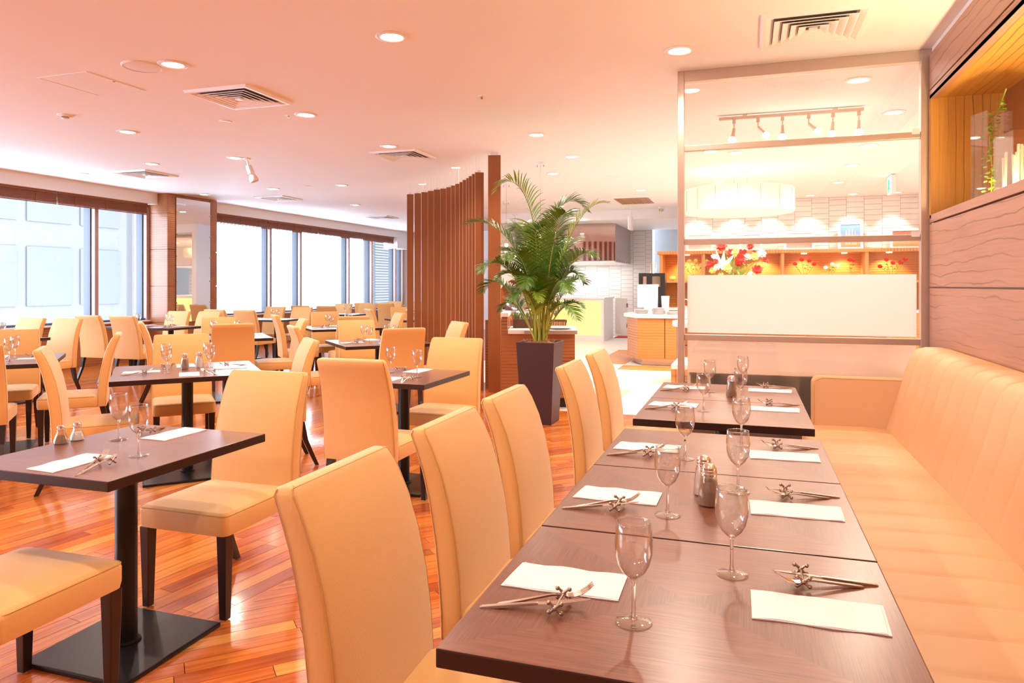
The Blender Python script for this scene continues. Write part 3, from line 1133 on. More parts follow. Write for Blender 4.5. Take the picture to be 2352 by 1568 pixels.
def make_shaker(fill, kind):
    t = thing('%s_shaker' % fill, 'x', 'shaker')
    if kind == 'tall':
        out = [(0.0285, 0.0), (0.0290, 0.003), (0.0270, 0.040), (0.0225, 0.072), (0.0195, 0.086)]
        MB().lathe(out + [(r - 0.0016, z) for r, z in reversed(out[1:])] + [(0.020, 0.004)], 20).build('glass_body', 'goblet_glass', t, smooth=True)
        MB().lathe([(0.0255, 0.003), (0.0245, 0.035), (0.0205, 0.068)], 20, cap=True).build('contents', fill, t, smooth=True)
        MB().lathe([(0.0215, 0.082), (0.0218, 0.087), (0.0200, 0.089), (0.0218, 0.091), (0.0218, 0.096), (0.0200, 0.098), (0.0205, 0.103), (0.015, 0.110), (0.006, 0.114)], 20, cap=True).build('cap', 'chrome', t, smooth=True)
    else:
        out = [(0.0260, 0.0), (0.0275, 0.004), (0.0265, 0.010), (0.0230, 0.020), (0.0150, 0.040), (0.0135, 0.052)]
        MB().lathe(out + [(r - 0.0016, z) for r, z in reversed(out[1:])] + [(0.020, 0.004)], 12).build('glass_body', 'goblet_glass', t, smooth=True)
        MB().lathe([(0.0235, 0.003), (0.0225, 0.016), (0.0155, 0.031)], 12, cap=True).build('contents', fill, t, smooth=True)
        MB().lathe([(0.0145, 0.051), (0.0150, 0.058), (0.0130, 0.066), (0.005, 0.069)], 16, cap=True).build('cap', 'chrome', t, smooth=True)
    return t


PT, SM, PS = make_shaker('pepper', 'tall'), make_shaker('salt', 'small'), make_shaker('pepper', 'small')
ST = make_shaker('salt', 'tall')
inst(PT, (-0.099, 2.02, TOP), 0, 'tall glass pepper shaker on the second sofa table', 'tall glass shakers')
inst(ST, (-0.118, 2.115, TOP), 0, 'tall glass salt shaker hidden behind the nearest pepper shaker', 'tall glass shakers')
inst(PT, (-0.08, 4.035, TOP), 0, 'tall glass pepper shaker on the farthest sofa table', 'tall glass shakers')
inst(PT, (-3.82, 4.12, TOP), 0, 'tall glass pepper shaker on the diagonal table at left centre', 'tall glass shakers')
inst(ST, (-3.80, 4.24, TOP), 0, 'tall glass salt shaker on the diagonal table at left centre', 'tall glass shakers')
inst(PT, (-3.42, 6.80, TOP), 0, 'tall glass pepper shaker on the diagonal table nearest the slat screen', 'tall glass shakers')
inst(PS, (-2.470, 2.036, TOP), 0, 'small flared pepper shaker on the lower left table', 'small flared shakers')
inst(SM, (-2.466, 2.102, TOP), 0, 'small flared salt shaker on the lower left table', 'small flared shakers')


# ------------------------------------------------------------------ built-in sofa
def strip_surface(sections, ys, thick_close=True):
    pass


sofa = thing('banquette_sofa', 'long tan upholstered sofa with channel seams along the wood wall', 'sofa', (0, 0, 0))
YS0, YS1 = -0.6, 5.03
ss = [(0.345, 0.20), (0.335, 0.30), (0.340, 0.385), (0.360, 0.412), (0.40, 0.424), (0.55, 0.432), (0.70, 0.432), (0.84, 0.424), (0.90, 0.40), (0.90, 0.20)]
bs = [(0.80, 0.30), (0.835, 0.43), (0.872, 0.56), (0.915, 0.72), (0.952, 0.85), (0.975, 0.905), (1.005, 0.937), (1.05, 0.950), (1.13, 0.950), (1.19, 0.935), (1.198, 0.30)]


def channel_mesh(sec, y0, y1, pitch, depth, span):
    """section swept along Y, pinched a little at every seam"""
    ring = []
    n = int(round((y1 - y0) / pitch))
    p = (y1 - y0) / n
    ys = []
    for k in range(n):
        for f_ in (0.0, 0.05, 0.15, 0.5, 0.85, 0.95):
            ys.append((y0 + (k + f_) * p, {0.0: 1.0, 0.05: 0.45, 0.15: 0.12, 0.5: 0.0, 0.85: 0.12, 0.95: 0.45}[f_]))
    ys.append((y1, 1.0))
    c = Vector((sum(q[0] for q in sec) / len(sec), sum(q[1] for q in sec) / len(sec)))
    rings = []
    for y, pinch in ys:
        r = []
        for i, (x, z) in enumerate(sec):
            if span[0] <= i <= span[1]:
                d = (c - Vector((x, z))).normalized() * depth * pinch
                r.append(Vector((x + d.x, y, z + d.y)))
            else:
                r.append(Vector((x, y, z)))
        rings.append(r)
    return MB().loft(rings)


channel_mesh(ss, YS0, YS1, 0.205, 0.013, (1, 7)).build('seat', 'sofa_leather', sofa, smooth=True, angle=50)
channel_mesh(bs, YS0, YS1, 0.205, 0.015, (1, 8)).build('backrest', 'sofa_leather', sofa, smooth=True, angle=50)
box_obj('base', 'sofa_leather', (0.36, 1.195, YS0, YS1, 0.06, 0.30), sofa)
box_obj('plinth', 'dark_leg', (0.40, 1.195, YS0, YS1, 0.0, 0.06), sofa)
mb = MB()
rr = []
for y, e in ((YS1 - 0.002, 0.012), (YS1 + 0.006, 0.0), (YS1 + 0.13, 0.0), (YS1 + 0.14, 0.012)):
    pts = []
    x0, x1, z0, z1, r = 0.405 + e, 1.19, 0.06, 0.735 - e, 0.05
    pts = [Vector((x0, y, z0)), Vector((x1, y, z0)), Vector((x1, y, z1))]
    for k in range(6):
        a = math.radians(90 + 18 * k)
        pts.append(Vector((x0 + r + r * math.cos(a), y, z1 - r + r * math.sin(a))))
    rr.append(pts)
mb.loft(rr)
ar = mb.build('armrest', 'sofa_leather', sofa, smooth=True, angle=40)
mb = MB()
mb.tube([(0.412, YS1 + 0.002, 0.10), (0.412, YS1 + 0.002, 0.68), (0.428, YS1 + 0.002, 0.714), (0.46, YS1 + 0.002, 0.729), (0.97, YS1 + 0.002, 0.729)], 0.004, 6)
mb.build('piping', 'seam', ar)

# ------------------------------------------------------------------ curved slat screen
sc = thing('slat_screen', 'curved screen of upright brown wooden slats hung from the ceiling', 'screen', (-4.1, 9.3, 0))
tops = [(934, 446), (952, 444), (970, 441), (987, 438), (1003, 435), (1018, 433), (1033, 430), (1047, 426), (1060, 422), (1072, 418), (1083, 413), (1093, 409), (1102, 404), (1110, 399), (1117, 395)]
SL = [(-5.068, 10.131), (-4.906, 10.063), (-4.745, 9.976), (-4.589, 9.872), (-4.443, 9.767), (-4.304, 9.694), (-4.163, 9.586), (-4.028, 9.446), (-3.903, 9.307),
      (-3.782, 9.170), (-3.665, 9.001), (-3.558, 8.865), (-3.459, 8.710), (-3.355, 8.560), (-3.268, 8.440)]
for i, (x, y) in enumerate(SL):
    a = math.radians(24)
    T = Matrix.Translation((x + 4.1, y - 9.3, 0)) @ Matrix.Rotation(a, 4, 'Z')
    wd = 0.100 if i < 2 else 0.108
    so = MB().box(0, wd, 0, 0.030, 0.0, 2.76, T).build('slat', 'slat_wood', sc, bevel=0.002)
    MB().box(-0.004, 0.0, 0.001, 0.029, 0.01, 2.755, T).build('lit_edge', 'slat_edge_lit', so)  # added pale strip paints the window light on the slat's left edge
    MB().box(wd * 0.25, wd * 0.65, 0.004, 0.026, 2.76, 2.79, T).build('bracket', 'white_trim', so)
    MB().tube([T @ Vector((wd * .45, 0.015, 2.79)), T @ Vector((wd * .45, 0.015, CEIL))], 0.003, 6).build('hanger_rod', 'white_trim', so)
MB().box(0, 0.155, 0, 0.06, 0.0, 2.945, Matrix.Translation((-3.055 + 4.1, 8.33 - 9.3, 0)) @ Matrix.Rotation(math.radians(14), 4, 'Z')).build('end_post', 'slat_wood', sc, bevel=0.003)
MB().box(0.03, 0.12, 0.01, 0.05, 2.945, CEIL, Matrix.Translation((-3.055 + 4.1, 8.33 - 9.3, 0)) @ Matrix.Rotation(math.radians(14), 4, 'Z')).build('hanger', 'white_trim', sc)


# ------------------------------------------------------------------ palm in the tall pot
pot = thing('tall_planter', 'tall tapered dark brown planter on the floor before the counter', 'planter', (-1.915, 6.70, 0))


def frustum(b0, b1, z0, z1):
    return [[Vector((-b, -b, z)), Vector((b, -b, z)), Vector((b, b, z)), Vector((-b, b, z))] for b, z in ((b0, z0), (b1, z1))]


mb = MB()
r4 = frustum(0.150, 0.188, 0.0, 0.785)
r5 = [[Vector((p.x * 0.93, p.y * 0.93, p.z)) for p in r4[1]], [Vector((p.x * 0.92, p.y * 0.92, 0.70)) for p in r4[1]]]
mb.loft(r4 + r5)
mb.build('pot_body', 'pot_brown', pot, bevel=0.003)
mb = MB()
rnd = random.Random(3)
N = 12
vs = []
for i in range(N + 1):
    for j in range(N + 1):
        x = -0.172 + 0.344 * i / N
        y = -0.172 + 0.344 * j / N
        vs.append((x, y, 0.755 + 0.035 * max(0, 1 - (x * x + y * y) / 0.03) + rnd.uniform(-0.008, 0.008)))
mb.add(vs, [(i * (N + 1) + j, (i + 1) * (N + 1) + j, (i + 1) * (N + 1) + j + 1, i * (N + 1) + j + 1) for i in range(N) for j in range(N)])
for k in range(140):
    a = rnd.uniform(0, 2 * PI)
    r = rnd.uniform(0, 0.16)
    x, y = r * math.cos(a), r * math.sin(a)
    b_ = rnd.uniform(0, 2 * PI)
    mb.tube([(x, y, 0.775), (x + 0.03 * math.cos(b_), y + 0.03 * math.sin(b_), 0.80 + rnd.uniform(0, .012)), (x + 0.06 * math.cos(b_), y + 0.06 * math.sin(b_), 0.775)], 0.0015, 3)
o = mb.build('coir_mulch', 'coir', pot)
o['kind'] = 'stuff'

palm = thing('areca_palm', 'green areca palm growing from the tall brown planter', 'plant', (-1.915, 6.70, 0), YAW)


def bez(pts, t):
    p = [Vector(q) for q in pts]
    while len(p) > 1:
        p = [a.lerp(b_, t) for a, b_ in zip(p[:-1], p[1:])]
    return p[0]


def frond(ctrl, seed, L0=0.24, nl=34, m='leaf', start=0.42):
    """rachis along a Bezier with two rows of slim drooping leaflets"""
    rnd = random.Random(seed)
    rach = [bez(ctrl, k / 16) for k in range(17)]
    fr = MB().tube(rach, [0.009 - 0.0075 * k / 16 for k in range(17)], 6).build('frond_stem', 'stem_green', palm, smooth=True)
    mb = MB()
    for k in range(nl):
        t = start + (1 - start) * k / (nl - 1)
        p = bez(ctrl, t)
        d = (bez(ctrl, min(1, t + 0.02)) - bez(ctrl, max(0, t - 0.02))).normalized()
        side = d.cross(Vector((0, 0, 1)))
        if side.length < 0.2:
            side = Vector((1, 0, 0))
        side.normalize()
        nrm = side.cross(d).normalized()
        ln = L0 * math.sin(PI * (0.16 + 0.80 * (k / (nl - 1)) ** 0.9)) ** 0.6 * rnd.uniform(0.85, 1.1)
        for s in (-1, 1):
            dirv = (side * s * 0.78 + d * 0.62 + nrm * rnd.uniform(0.15, 0.45)).normalized()
            wv = d.cross(dirv).normalized().cross(dirv).normalized()
            pts = []
            q = p.copy()
            dv = dirv.copy()
            w_ = [0.003, 0.0068, 0.0062, 0.004, 0.0006]
            for z in range(5):
                pts += [q + wv * w_[z], q - wv * w_[z]]
                q = q + dv * (ln / 4)
                dv = (dv + Vector((0, 0, -0.16 - 0.05 * z))).normalized()
            mb.add(pts, [(2 * z, 2 * z + 1, 2 * z + 3, 2 * z + 2) for z in range(4)])
    lf = mb.build('leaflets', m, fr, smooth=True)
    lf['kind'] = 'stuff'


def px(u, v, b_=0.0):
    """metres beside / above the pot: a frond's own plan, drawn once in the palm's upright plane"""
    return ((u - 1240) / 238, b_, 1.33 - (v - 655) / 238)


FR = [
    ([(1232, 785), (1225, 640), (1262, 520), (1190, 350), (1138, 440)], -0.15, 'leaf_light', .27),
    ([(1240, 785), (1238, 640), (1240, 520), (1290, 400), (1352, 480)], 0.10, 'leaf', .26),
    ([(1250, 785), (1262, 640), (1300, 560), (1330, 455), (1392, 466)], -0.10, 'leaf_light', .20),
    ([(1232, 785), (1222, 640), (1200, 560), (1130, 480), (1066, 512)], 0.12, 'leaf', .25),
    ([(1228, 785), (1215, 690), (1195, 620), (1130, 570), (1108, 625)], -0.25, 'leaf', .24),
    ([(1228, 785), (1205, 720), (1185, 670), (1130, 610), (1106, 670)], 0.2, 'leaf', .22),
    ([(1250, 785), (1262, 680), (1290, 620), (1330, 560), (1352, 590)], -0.3, 'leaf', .24),
    ([(1252, 785), (1268, 700), (1300, 660), (1330, 620), (1345, 650)], 0.15, 'leaf', .20),
    ([(1240, 785), (1236, 680), (1225, 600), (1210, 470), (1180, 520)], 0.35, 'leaf', .26),
    ([(1244, 785), (1250, 680), (1262, 590), (1275, 470), (1300, 500)], -0.35, 'leaf', .26),
    ([(1240, 785), (1242, 700), (1235, 620), (1228, 500), (1262, 520)], -0.05, 'leaf', .26),
    ([(1252, 785), (1262, 730), (1290, 700), (1315, 680), (1332, 705)], -0.2, 'leaf', .17),
    ([(1228, 785), (1212, 740), (1190, 705), (1165, 670), (1148, 715)], 0.1, 'leaf', .18),
    ([(1236, 785), (1230, 700), (1215, 640), (1190, 540), (1165, 600)], -0.4, 'leaf', .24),
    ([(1246, 785), (1256, 700), (1278, 640), (1296, 540), (1322, 590)], 0.4, 'leaf', .24),
    ([(1234, 785), (1226, 740), (1232, 690), (1222, 640), (1236, 690)], -0.3, 'leaf_light', .14),
    ([(1242, 785), (1238, 720), (1250, 660), (1256, 590), (1270, 640)], 0.2, 'leaf', .2),
    ([(1246, 785), (1262, 720), (1272, 680), (1300, 690), (1318, 730)], -0.35, 'leaf', .18),
    ([(1230, 785), (1222, 700), (1212, 650), (1180, 600), (1140, 640)], -0.1, 'leaf', .22),
    ([(1234, 785), (1232, 700), (1226, 640), (1200, 560), (1150, 570)], 0.25, 'leaf', .26),
    ([(1248, 785), (1256, 690), (1268, 620), (1300, 540), (1330, 545)], 0.3, 'leaf', .26),
    ([(1250, 785), (1262, 700), (1280, 640), (1310, 600), (1328, 640)], -0.15, 'leaf', .22),
    ([(1244, 785), (1246, 700), (1252, 600), (1262, 520), (1292, 540)], 0.15, 'leaf', .26),
    ([(1238, 785), (1234, 720), (1218, 680), (1200, 640), (1178, 690)], -0.3, 'leaf', .20),
    ([(1240, 785), (1238, 720), (1232, 660), (1216, 600), (1204, 660)], -0.35, 'leaf', .22),
    ([(1246, 785), (1250, 720), (1262, 660), (1284, 610), (1296, 670)], -0.35, 'leaf', .22),
]
for i, (pts, dep, m_, L0) in enumerate(FR):
    n = len(pts) - 1
    base = 0.10 * math.sin(i * 2.1)
    ctrl = [px(u, v, base * (1 - k / n) * 0.5 + dep * (k / n) ** 1.4) for k, (u, v) in enumerate(pts)]
    frond(ctrl, i, L0 * 1.05, 46 if L0 > 0.2 else 36, m_, 0.33)
for i in range(9):
    a = i * 0.9
    MB().tube([(0.05 * math.cos(a), 0.05 * math.sin(a), 0.76), (0.055 * math.cos(a), 0.055 * math.sin(a), 1.0), (0.085 * math.cos(a), 0.08 * math.sin(a), 1.32)], [0.013, 0.010, 0.006], 7).build('cane', 'stem_green', palm, smooth=True)

# ------------------------------------------------------------------ buffet counter behind the pot
C1R = 0.28
C1 = Vector((-1.78, 7.60))


def c1at(x, y, z=0.845):
    return (C1.x + x * math.cos(C1R) - y * math.sin(C1R), C1.y + x * math.sin(C1R) + y * math.cos(C1R), z)


c1 = thing('buffet_counter', 'zebra wood buffet counter behind the tall planter', 'counter', (C1.x, C1.y, 0), C1R)
box_obj('body', 'zebra', (-0.80, 0.0, 0.0, 0.65, 0.10, 0.80), c1, bevel=0.003)
box_obj('toe_kick', 'dark_leg', (-0.78, -0.03, 0.05, 0.62, 0.0, 0.10), c1)
box_obj('worktop', 'stone_white', (-0.73, 0.03, -0.03, 0.68, 0.80, 0.845), c1, bevel=0.004)
box_obj('end_cabinet', 'zebra', (-0.80, -0.735, 0.0, 0.65, 0.80, 0.985), c1, bevel=0.003)
box_obj('end_cap', 'stone_white', (-0.81, -0.725, -0.02, 0.67, 0.985, 1.03), c1, bevel=0.004)
box_obj('tray_rail', 'anodised', (-0.55, 0.02, -0.055, -0.03, 0.80, 0.84), c1)
for x in (-0.20, -0.06):
    e = MB().lathe([(0.026, -0.01), (0.030, 0), (0.026, 0.01)], 12, T=Matrix.Translation((x, 0.02, 0.031)) @ Matrix.Rotation(PI / 2, 4, 'X'), cap=True).build('caster', 'black_plastic', c1)
pb = thing('planter_box', 'dark brown box of greenery on the buffet counter', 'planter', c1at(-0.545, 0.36), C1R)
MB().box(-0.14, 0.14, -0.08, 0.08, 0, 0.10).build('box', 'basket', pb, bevel=0.004)
mb = MB()
rnd = random.Random(9)
for k in range(120):
    x, y = rnd.uniform(-0.13, 0.13), rnd.uniform(-0.07, 0.07)
    a = rnd.uniform(0, 2 * PI)
    h_ = rnd.uniform(0.03, 0.12)
    dx, dy = 0.03 * math.cos(a), 0.03 * math.sin(a)
    mb.add([(x, y, 0.09), (x + dx * .5 - dy * .2, y + dy * .5 + dx * .2, 0.09 + h_ * .6), (x + dx, y + dy, 0.09 + h_), (x + dx * .5 + dy * .2, y + dy * .5 - dx * .2, 0.09 + h_ * .6)], [(0, 1, 2, 3)])
o = mb.build('greenery', 'leaf', pb)
o['kind'] = 'stuff'
bk = thing('wicker_basket', 'low dark wicker basket on the buffet counter, right of the palm', 'basket', c1at(-0.22, 0.47), C1R)
MB().loft([[Vector((-.13, -.08, 0)), Vector((.13, -.08, 0)), Vector((.13, .08, 0)), Vector((-.13, .08, 0))], [Vector((-.15, -.10, .085)), Vector((.15, -.10, .085)), Vector((.15, .10, .085)), Vector((-.15, .10, .085))],
           [Vector((-.135, -.085, .085)), Vector((.135, -.085, .085)), Vector((.135, .085, .085)), Vector((-.135, .085, .085))], [Vector((-.12, -.07, .02)), Vector((.12, -.07, .02)), Vector((.12, .07, .02)), Vector((-.12, .07, .02))]]).build('basket_body', 'basket', bk)
for k in range(14):
    MB().box(-0.13 + 0.0186 * k, -0.118 + 0.0186 * k, -0.104, -0.096, 0.02, 0.07).build('weave', 'cabinet_wood', bk)
pp = thing('serving_plate', 'wide white oval plate on the front of the buffet counter', 'plate', c1at(-0.16, 0.15))
MB().lathe([(0.06, 0), (0.10, 0.004), (0.17, 0.022), (0.172, 0.026), (0.10, 0.009), (0.001, 0.006)], 28, cap=True).build('dish', 'white_trim', pp, smooth=True)
cd = thing('chafing_dish', 'chrome roll-top chafing dish with the lid up behind the palm', 'chafing dish', (-2.98, 8.9, 0))
box_obj('stand', 'zebra', (-0.25, 0.35, -0.2, 0.3, 0, 0.88), cd)
MB().lathe([(0.24, 0), (0.25, 0.02), (0.25, 0.10), (0.23, 0.12)], 24, (0.05, 0.05, 0.88), cap=True).build('pan', 'chrome', cd, smooth=True)
T = Matrix.Translation((0.05, 0.25, 1.16)) @ Matrix.Rotation(math.radians(-70), 4, 'X')
MB().lathe([(0.26, 0), (0.255, 0.05), (0.22, 0.10), (0.15, 0.15), (0.06, 0.17), (0.01, 0.172)], 24, T=T, cap=True).build('lid', 'chrome', cd, smooth=True)
MB().tube([(-0.2, -0.12, 1.02), (-0.06, -0.2, 1.06), (0.02, -0.2, 1.04)], [0.018, 0.02, 0.026], 10).build('lid_knob', 'black_plastic', cd, smooth=True)
sg = thing('sneeze_guard', 'low clear glass guard on the buffet counter', 'glass guard', c1at(-0.12, 0.60), C1R)
box_obj('pane', 'pane_glass', (-0.16, 0.10, 0, 0.006, 0.0, 0.17), sg)
box_obj('foot', 'chrome', (-0.16, -0.13, -0.02, 0.025, 0.0, 0.012), sg)

# back bar with glowing yellow panel, door and mirror bulkhead
yc = thing('backlit_bar', 'white bar counter with a glowing yellow front panel', 'counter', (-4.3, 16.83, 0))
box_obj('body', 'stone_white', (-1.0, 1.06, 0.03, 1.25, 0.0, 1.0), yc, bevel=0.004)
box_obj('top', 'stone_white', (-1.0, 1.08, -0.02, 1.28, 1.0, 1.04), yc, bevel=0.004)
for a in ((-1.0, 1.06, 0.0, 0.03, 0.0, 0.13), (-1.0, 1.06, 0.0, 0.03, 0.95, 1.0), (1.0, 1.06, 0.0, 0.03, 0.13, 0.95)):
    box_obj('frame', 'stone_white', a, yc)
box_obj('light_panel', 'panel_glow', (-0.98, 1.0, 0.012, 0.02, 0.13, 0.95), yc)
dr = thing('service_door', 'low white hinged gate between bar and tiled wall', 'gate', (-3.2, 18.15, 0))
box_obj('door_leaf', 'stone_white', (0, 0.30, 0, 0.04, 0.08, 1.0), dr, bevel=0.004)
for z in (0.3, 0.82):
    box_obj('hinge', 'pewter', (0.29, 0.33, -0.012, 0.0, z - 0.05, z + 0.05), dr)
bh = thing('mirrored_bulkhead', 'boxed bulkhead with a mirror front and brown tiled side over the bar', 'bulkhead', (-4.2, 16.5, 1.887))
box_obj('body', 'tile_white', (-1.0, 1.27, 0.02, 2.3, 0, 0.88), bh)
box_obj('mirror_front', 'tint_mirror', (-1.0, 1.29, 0.0, 0.02, 0.02, 0.88), bh)
box_obj('tile_bed', 'grout', (1.27, 1.28, 0.02, 2.3, 0, 0.88), bh)
mb = MB()
for k in range(14):
    for j in range(10):
        y0 = 0.03 + k * 0.162
        z0 = 0.088 * j + (0.044 if k % 2 else 0)
        mb.box(1.28, 1.29, y0 + 0.004, y0 + 0.158, z0 + 0.003, min(0.878, z0 + 0.085))
o = mb.build('tile', 'tile_brown', bh)
o['kind'] = 'stuff'
box_obj('bulkhead_base', 'white_trim', (-1.0, 1.29, 0, 2.3, -0.02, 0), bh)
lb = bpy.data.lights.new('bar_light', 'AREA')
lb.shape = 'RECTANGLE'
lb.size, lb.size_y = 1.8, 0.4
lb.energy = 26
lb.color = (1, 0.95, 0.9)
lbo = bpy.data.objects.new('bar_light', lb)
COL.objects.link(lbo)
lbo.location = (-4.1, 18.2, 1.85)

# wood counter with coffee things
c2 = thing('drinks_counter', 'chamfered orange zebra wood drinks counter on the tiled floor', 'counter', (-1.9, 11.9, 0))
poly = [(-0.08, 0.55), (0.18, 0.0), (1.9, 0.0), (1.9, 1.1), (-0.08, 1.1)]
MB().prism(poly, 0.11, 0.79).build('body', 'zebra_light', c2, bevel=0.003)
MB().prism([(0.0, 0.60), (0.24, 0.08), (1.86, 0.08), (1.86, 1.06), (0.0, 1.06)], 0.008, 0.11).build('toe_kick', 'steel', c2)
MB().prism([(-0.14, 0.52), (0.14, -0.06), (1.95, -0.06), (1.95, 1.15), (-0.14, 1.15)], 0.79, 0.845).build('worktop', 'stone_white', c2, bevel=0.006)
box_obj('door_gap', 'dark_leg', (0.615, 0.625, -0.003, 0.001, 0.13, 0.785), c2)
for i, (x, y, n_) in enumerate(((-1.72, 12.35, 6), (-1.42, 12.25, 9), (-1.17, 12.15, 4))):
    t = thing('plate_stack', ['low stack of white plates at the left end of the drinks counter', 'tall stack of white plates in mid drinks counter', 'short stack of white plates right on the drinks counter'][i], 'plate stack', (x, y, 0.845), 0, 'white plates on the drinks counter')
    for k in range(n_):
        MB().lathe([(0.07, 0), (0.125, 0.012), (0.127, 0.015), (0.07, 0.006)], 20, (0, 0, k * 0.011), cap=True).build('plate', 'white_trim', t, smooth=True)
cm = thing('coffee_machine', 'black and steel coffee machine behind the white boxes', 'coffee machine', (-1.60, 12.8, 0.845))
box_obj('body', 'black_plastic', (-0.22, 0.24, -0.12, 0.15, 0.10, 0.70), cm, bevel=0.01)
box_obj('front_plate', 'chrome', (0.02, 0.16, -0.13, -0.12, 0.46, 0.64), cm)
box_obj('drip_tray', 'steel', (-0.22, 0.24, -0.2, 0.15, 0.0, 0.06), cm)
box_obj('column', 'chrome', (-0.14, -0.08, -0.13, 0.1, 0.06, 0.64), cm)
MB().tube([(-0.02, 0, 0.70), (-0.02, 0, 0.86), (0.02, 0, 0.93), (0.07, 0, 0.86), (0.08, 0, 0.72)], 0.012, 8).build('spout', 'steel', cm, smooth=True)
wb = thing('white_dispenser', 'tall white box-shaped dispenser on the drinks counter', 'dispenser', (-1.60, 12.62, 0.845))
box_obj('housing', 'white_trim', (-0.22, 0.12, -0.09, 0.09, 0.10, 0.50), wb, bevel=0.01)
box_obj('base', 'white_trim', (-0.10, 0.12, -0.09, 0.09, 0.0, 0.10), wb, bevel=0.006)
wb2 = thing('white_carton', 'slim white carton right of the white dispenser', 'carton', (-1.34, 12.55, 0.845))
MB().loft([[Vector((-.05, -.05, 0)), Vector((.05, -.05, 0)), Vector((.05, .05, 0)), Vector((-.05, .05, 0))], [Vector((-.065, -.06, .3)), Vector((.065, -.06, .3)), Vector((.065, .06, .3)), Vector((-.065, .06, .3))]]).build('carton_body', 'white_trim', wb2, bevel=0.003)
kt = thing('chrome_kettle', 'small chrome kettle with arched handle on the drinks counter', 'kettle', (-1.00, 12.45, 0.845))
MB().lathe([(0.09, 0), (0.10, 0.02), (0.085, 0.09), (0.05, 0.13), (0.01, 0.145)], 20, cap=True).build('pot_body', 'chrome', kt, smooth=True)
MB().tube([(-0.065, 0, 0.10), (-0.06, 0, 0.20), (-0.03, 0, 0.245), (0.03, 0, 0.245), (0.06, 0, 0.20), (0.065, 0, 0.10)], 0.007, 8).build('handle', 'white_trim', kt, smooth=True)
MB().tube([(0.08, 0, 0.05), (0.13, 0, 0.09), (0.15, 0, 0.12)], [0.018, 0.012, 0.009], 8).build('spout', 'chrome', kt, smooth=True)

# rounded island with low step bench in front, behind the partition
isl = thing('curved_buffet_island', 'rounded zebra wood island with white top behind the partition', 'island', (0.4, 9.95, 0))


def capsule(hx, hy, n=10):
    return [(hx - hy + hy * math.cos(math.radians(-90 + 180 * k / n)), hy * math.sin(math.radians(-90 + 180 * k / n))) for k in range(n + 1)] + \
           [(-hx + hy + hy * math.cos(math.radians(90 + 180 * k / n)), hy * math.sin(math.radians(90 + 180 * k / n))) for k in range(n + 1)]


MB().prism(capsule(1.32, 0.62), 0.08, 0.54).build('body', 'zebra', isl)
MB().prism(capsule(1.32, 0.62), 0.555, 0.78).build('drawer_band', 'zebra', isl)
MB().prism(capsule(1.26, 0.58), 0.0, 0.56).build('core', 'dark_leg', isl)
MB().prism(capsule(1.37, 0.66), 0.78, 0.85).build('worktop', 'stone_white', isl, bevel=0.008)
bn = thing('low_step_bench', 'low pale topped wooden bench behind the partition post', 'bench', (-0.20, 8.55, 0))
box_obj('top', 'stone_white', (-0.60, 1.4, -0.48, 0.42, 0.40, 0.45), bn, bevel=0.003)
box_obj('apron', 'cabinet_wood', (-0.60, 1.4, -0.485, 0.42, 0.34, 0.40), bn)
for a in ((-0.60, -0.53), (1.33, 1.40)):
    for b_ in ((-0.47, -0.40), (0.34, 0.41)):
        box_obj('leg', 'cabinet_wood', (a[0], a[1], b_[0], b_[1], 0.0, 0.34), bn)

# back cabinet with lit niches and picture ledge
bc = thing('display_cabinet', 'long wooden back cabinet with lit flower niches under a picture ledge', 'cabinet', (0.9, 14.3, 0))
box_obj('body', 'zebra_light', (-2.5, 2.5, -0.55, 0.28, 0.0, 0.86), bc, bevel=0.003)
box_obj('counter_top', 'stone_white', (-2.52, 2.5, -0.60, 0.28, 0.86, 0.90), bc)
box_obj('back_panel', 'zebra_light', (-2.5, 2.5, 0.26, 0.28, 0.90, 1.95), bc)
box_obj('middle_shelf', 'cabinet_wood', (-2.5, 2.5, -0.30, 0.26, 1.38, 1.42), bc, bevel=0.003)
box_obj('top_ledge', 'cabinet_wood', (-2.55, 2.5, -0.32, 0.28, 1.925, 1.985), bc, bevel=0.004)
for x in (-2.48, -1.69, -0.28, 1.12, 2.48):
    box_obj('divider', 'cabinet_wood', (x - 0.03, x + 0.03, -0.29, 0.26, 0.90, 1.925), bc, bevel=0.003)
for x in (-2.0, -0.63, 0.10, 0.78, 1.51):
    MB().lathe([(0.045, -0.012), (0.05, 0.0)], 14, (x, -0.08, 1.922), cap=True).build('niche_lamp', 'lamp_glow', bc)
    l = bpy.data.lights.new('niche_spot', 'SPOT')
    l.energy = 45
    l.color = (1, 0.80, 0.40)
    l.spot_size = math.radians(110)
    l.spot_blend = 0.6
    l.shadow_soft_size = 0.03
    lo = bpy.data.objects.new('niche_spot', l)
    COL.objects.link(lo)
    lo.location = (0.9 + x, 14.3 - 0.05, 1.895)
    lo.rotation_euler = (math.radians(22), 0, 0)


def flower(mb_list, c, r, m, seed, petals=7):
    rnd = random.Random(seed)
    mb = MB()
    for ring, (n, tilt, rr) in enumerate(((petals, 0.35, 1.0), (petals - 2, 0.9, 0.7))):
        for k in range(n):
            a = 2 * PI * k / n + ring
            d = Vector((math.cos(a), math.sin(a), 0))
            up = Vector((0, 0, 1))
            t = Vector((-math.sin(a), math.cos(a), 0))
            p0 = Vector(c)
            p1 = p0 + d * r * rr * 0.6 + up * r * tilt * 0.5
            p2 = p0 + d * r * rr + up * r * tilt * 0.9
            mb.add([p0 + t * r * .08, p0 - t * r * .08, p1 - t * r * .36, p1 + t * r * .36, p2 - t * r * .2, p2 + t * r * .2], [(0, 1, 2, 3), (3, 2, 4, 5)])
    mb.ball(c, r * 0.3, 6, 4)
    return mb


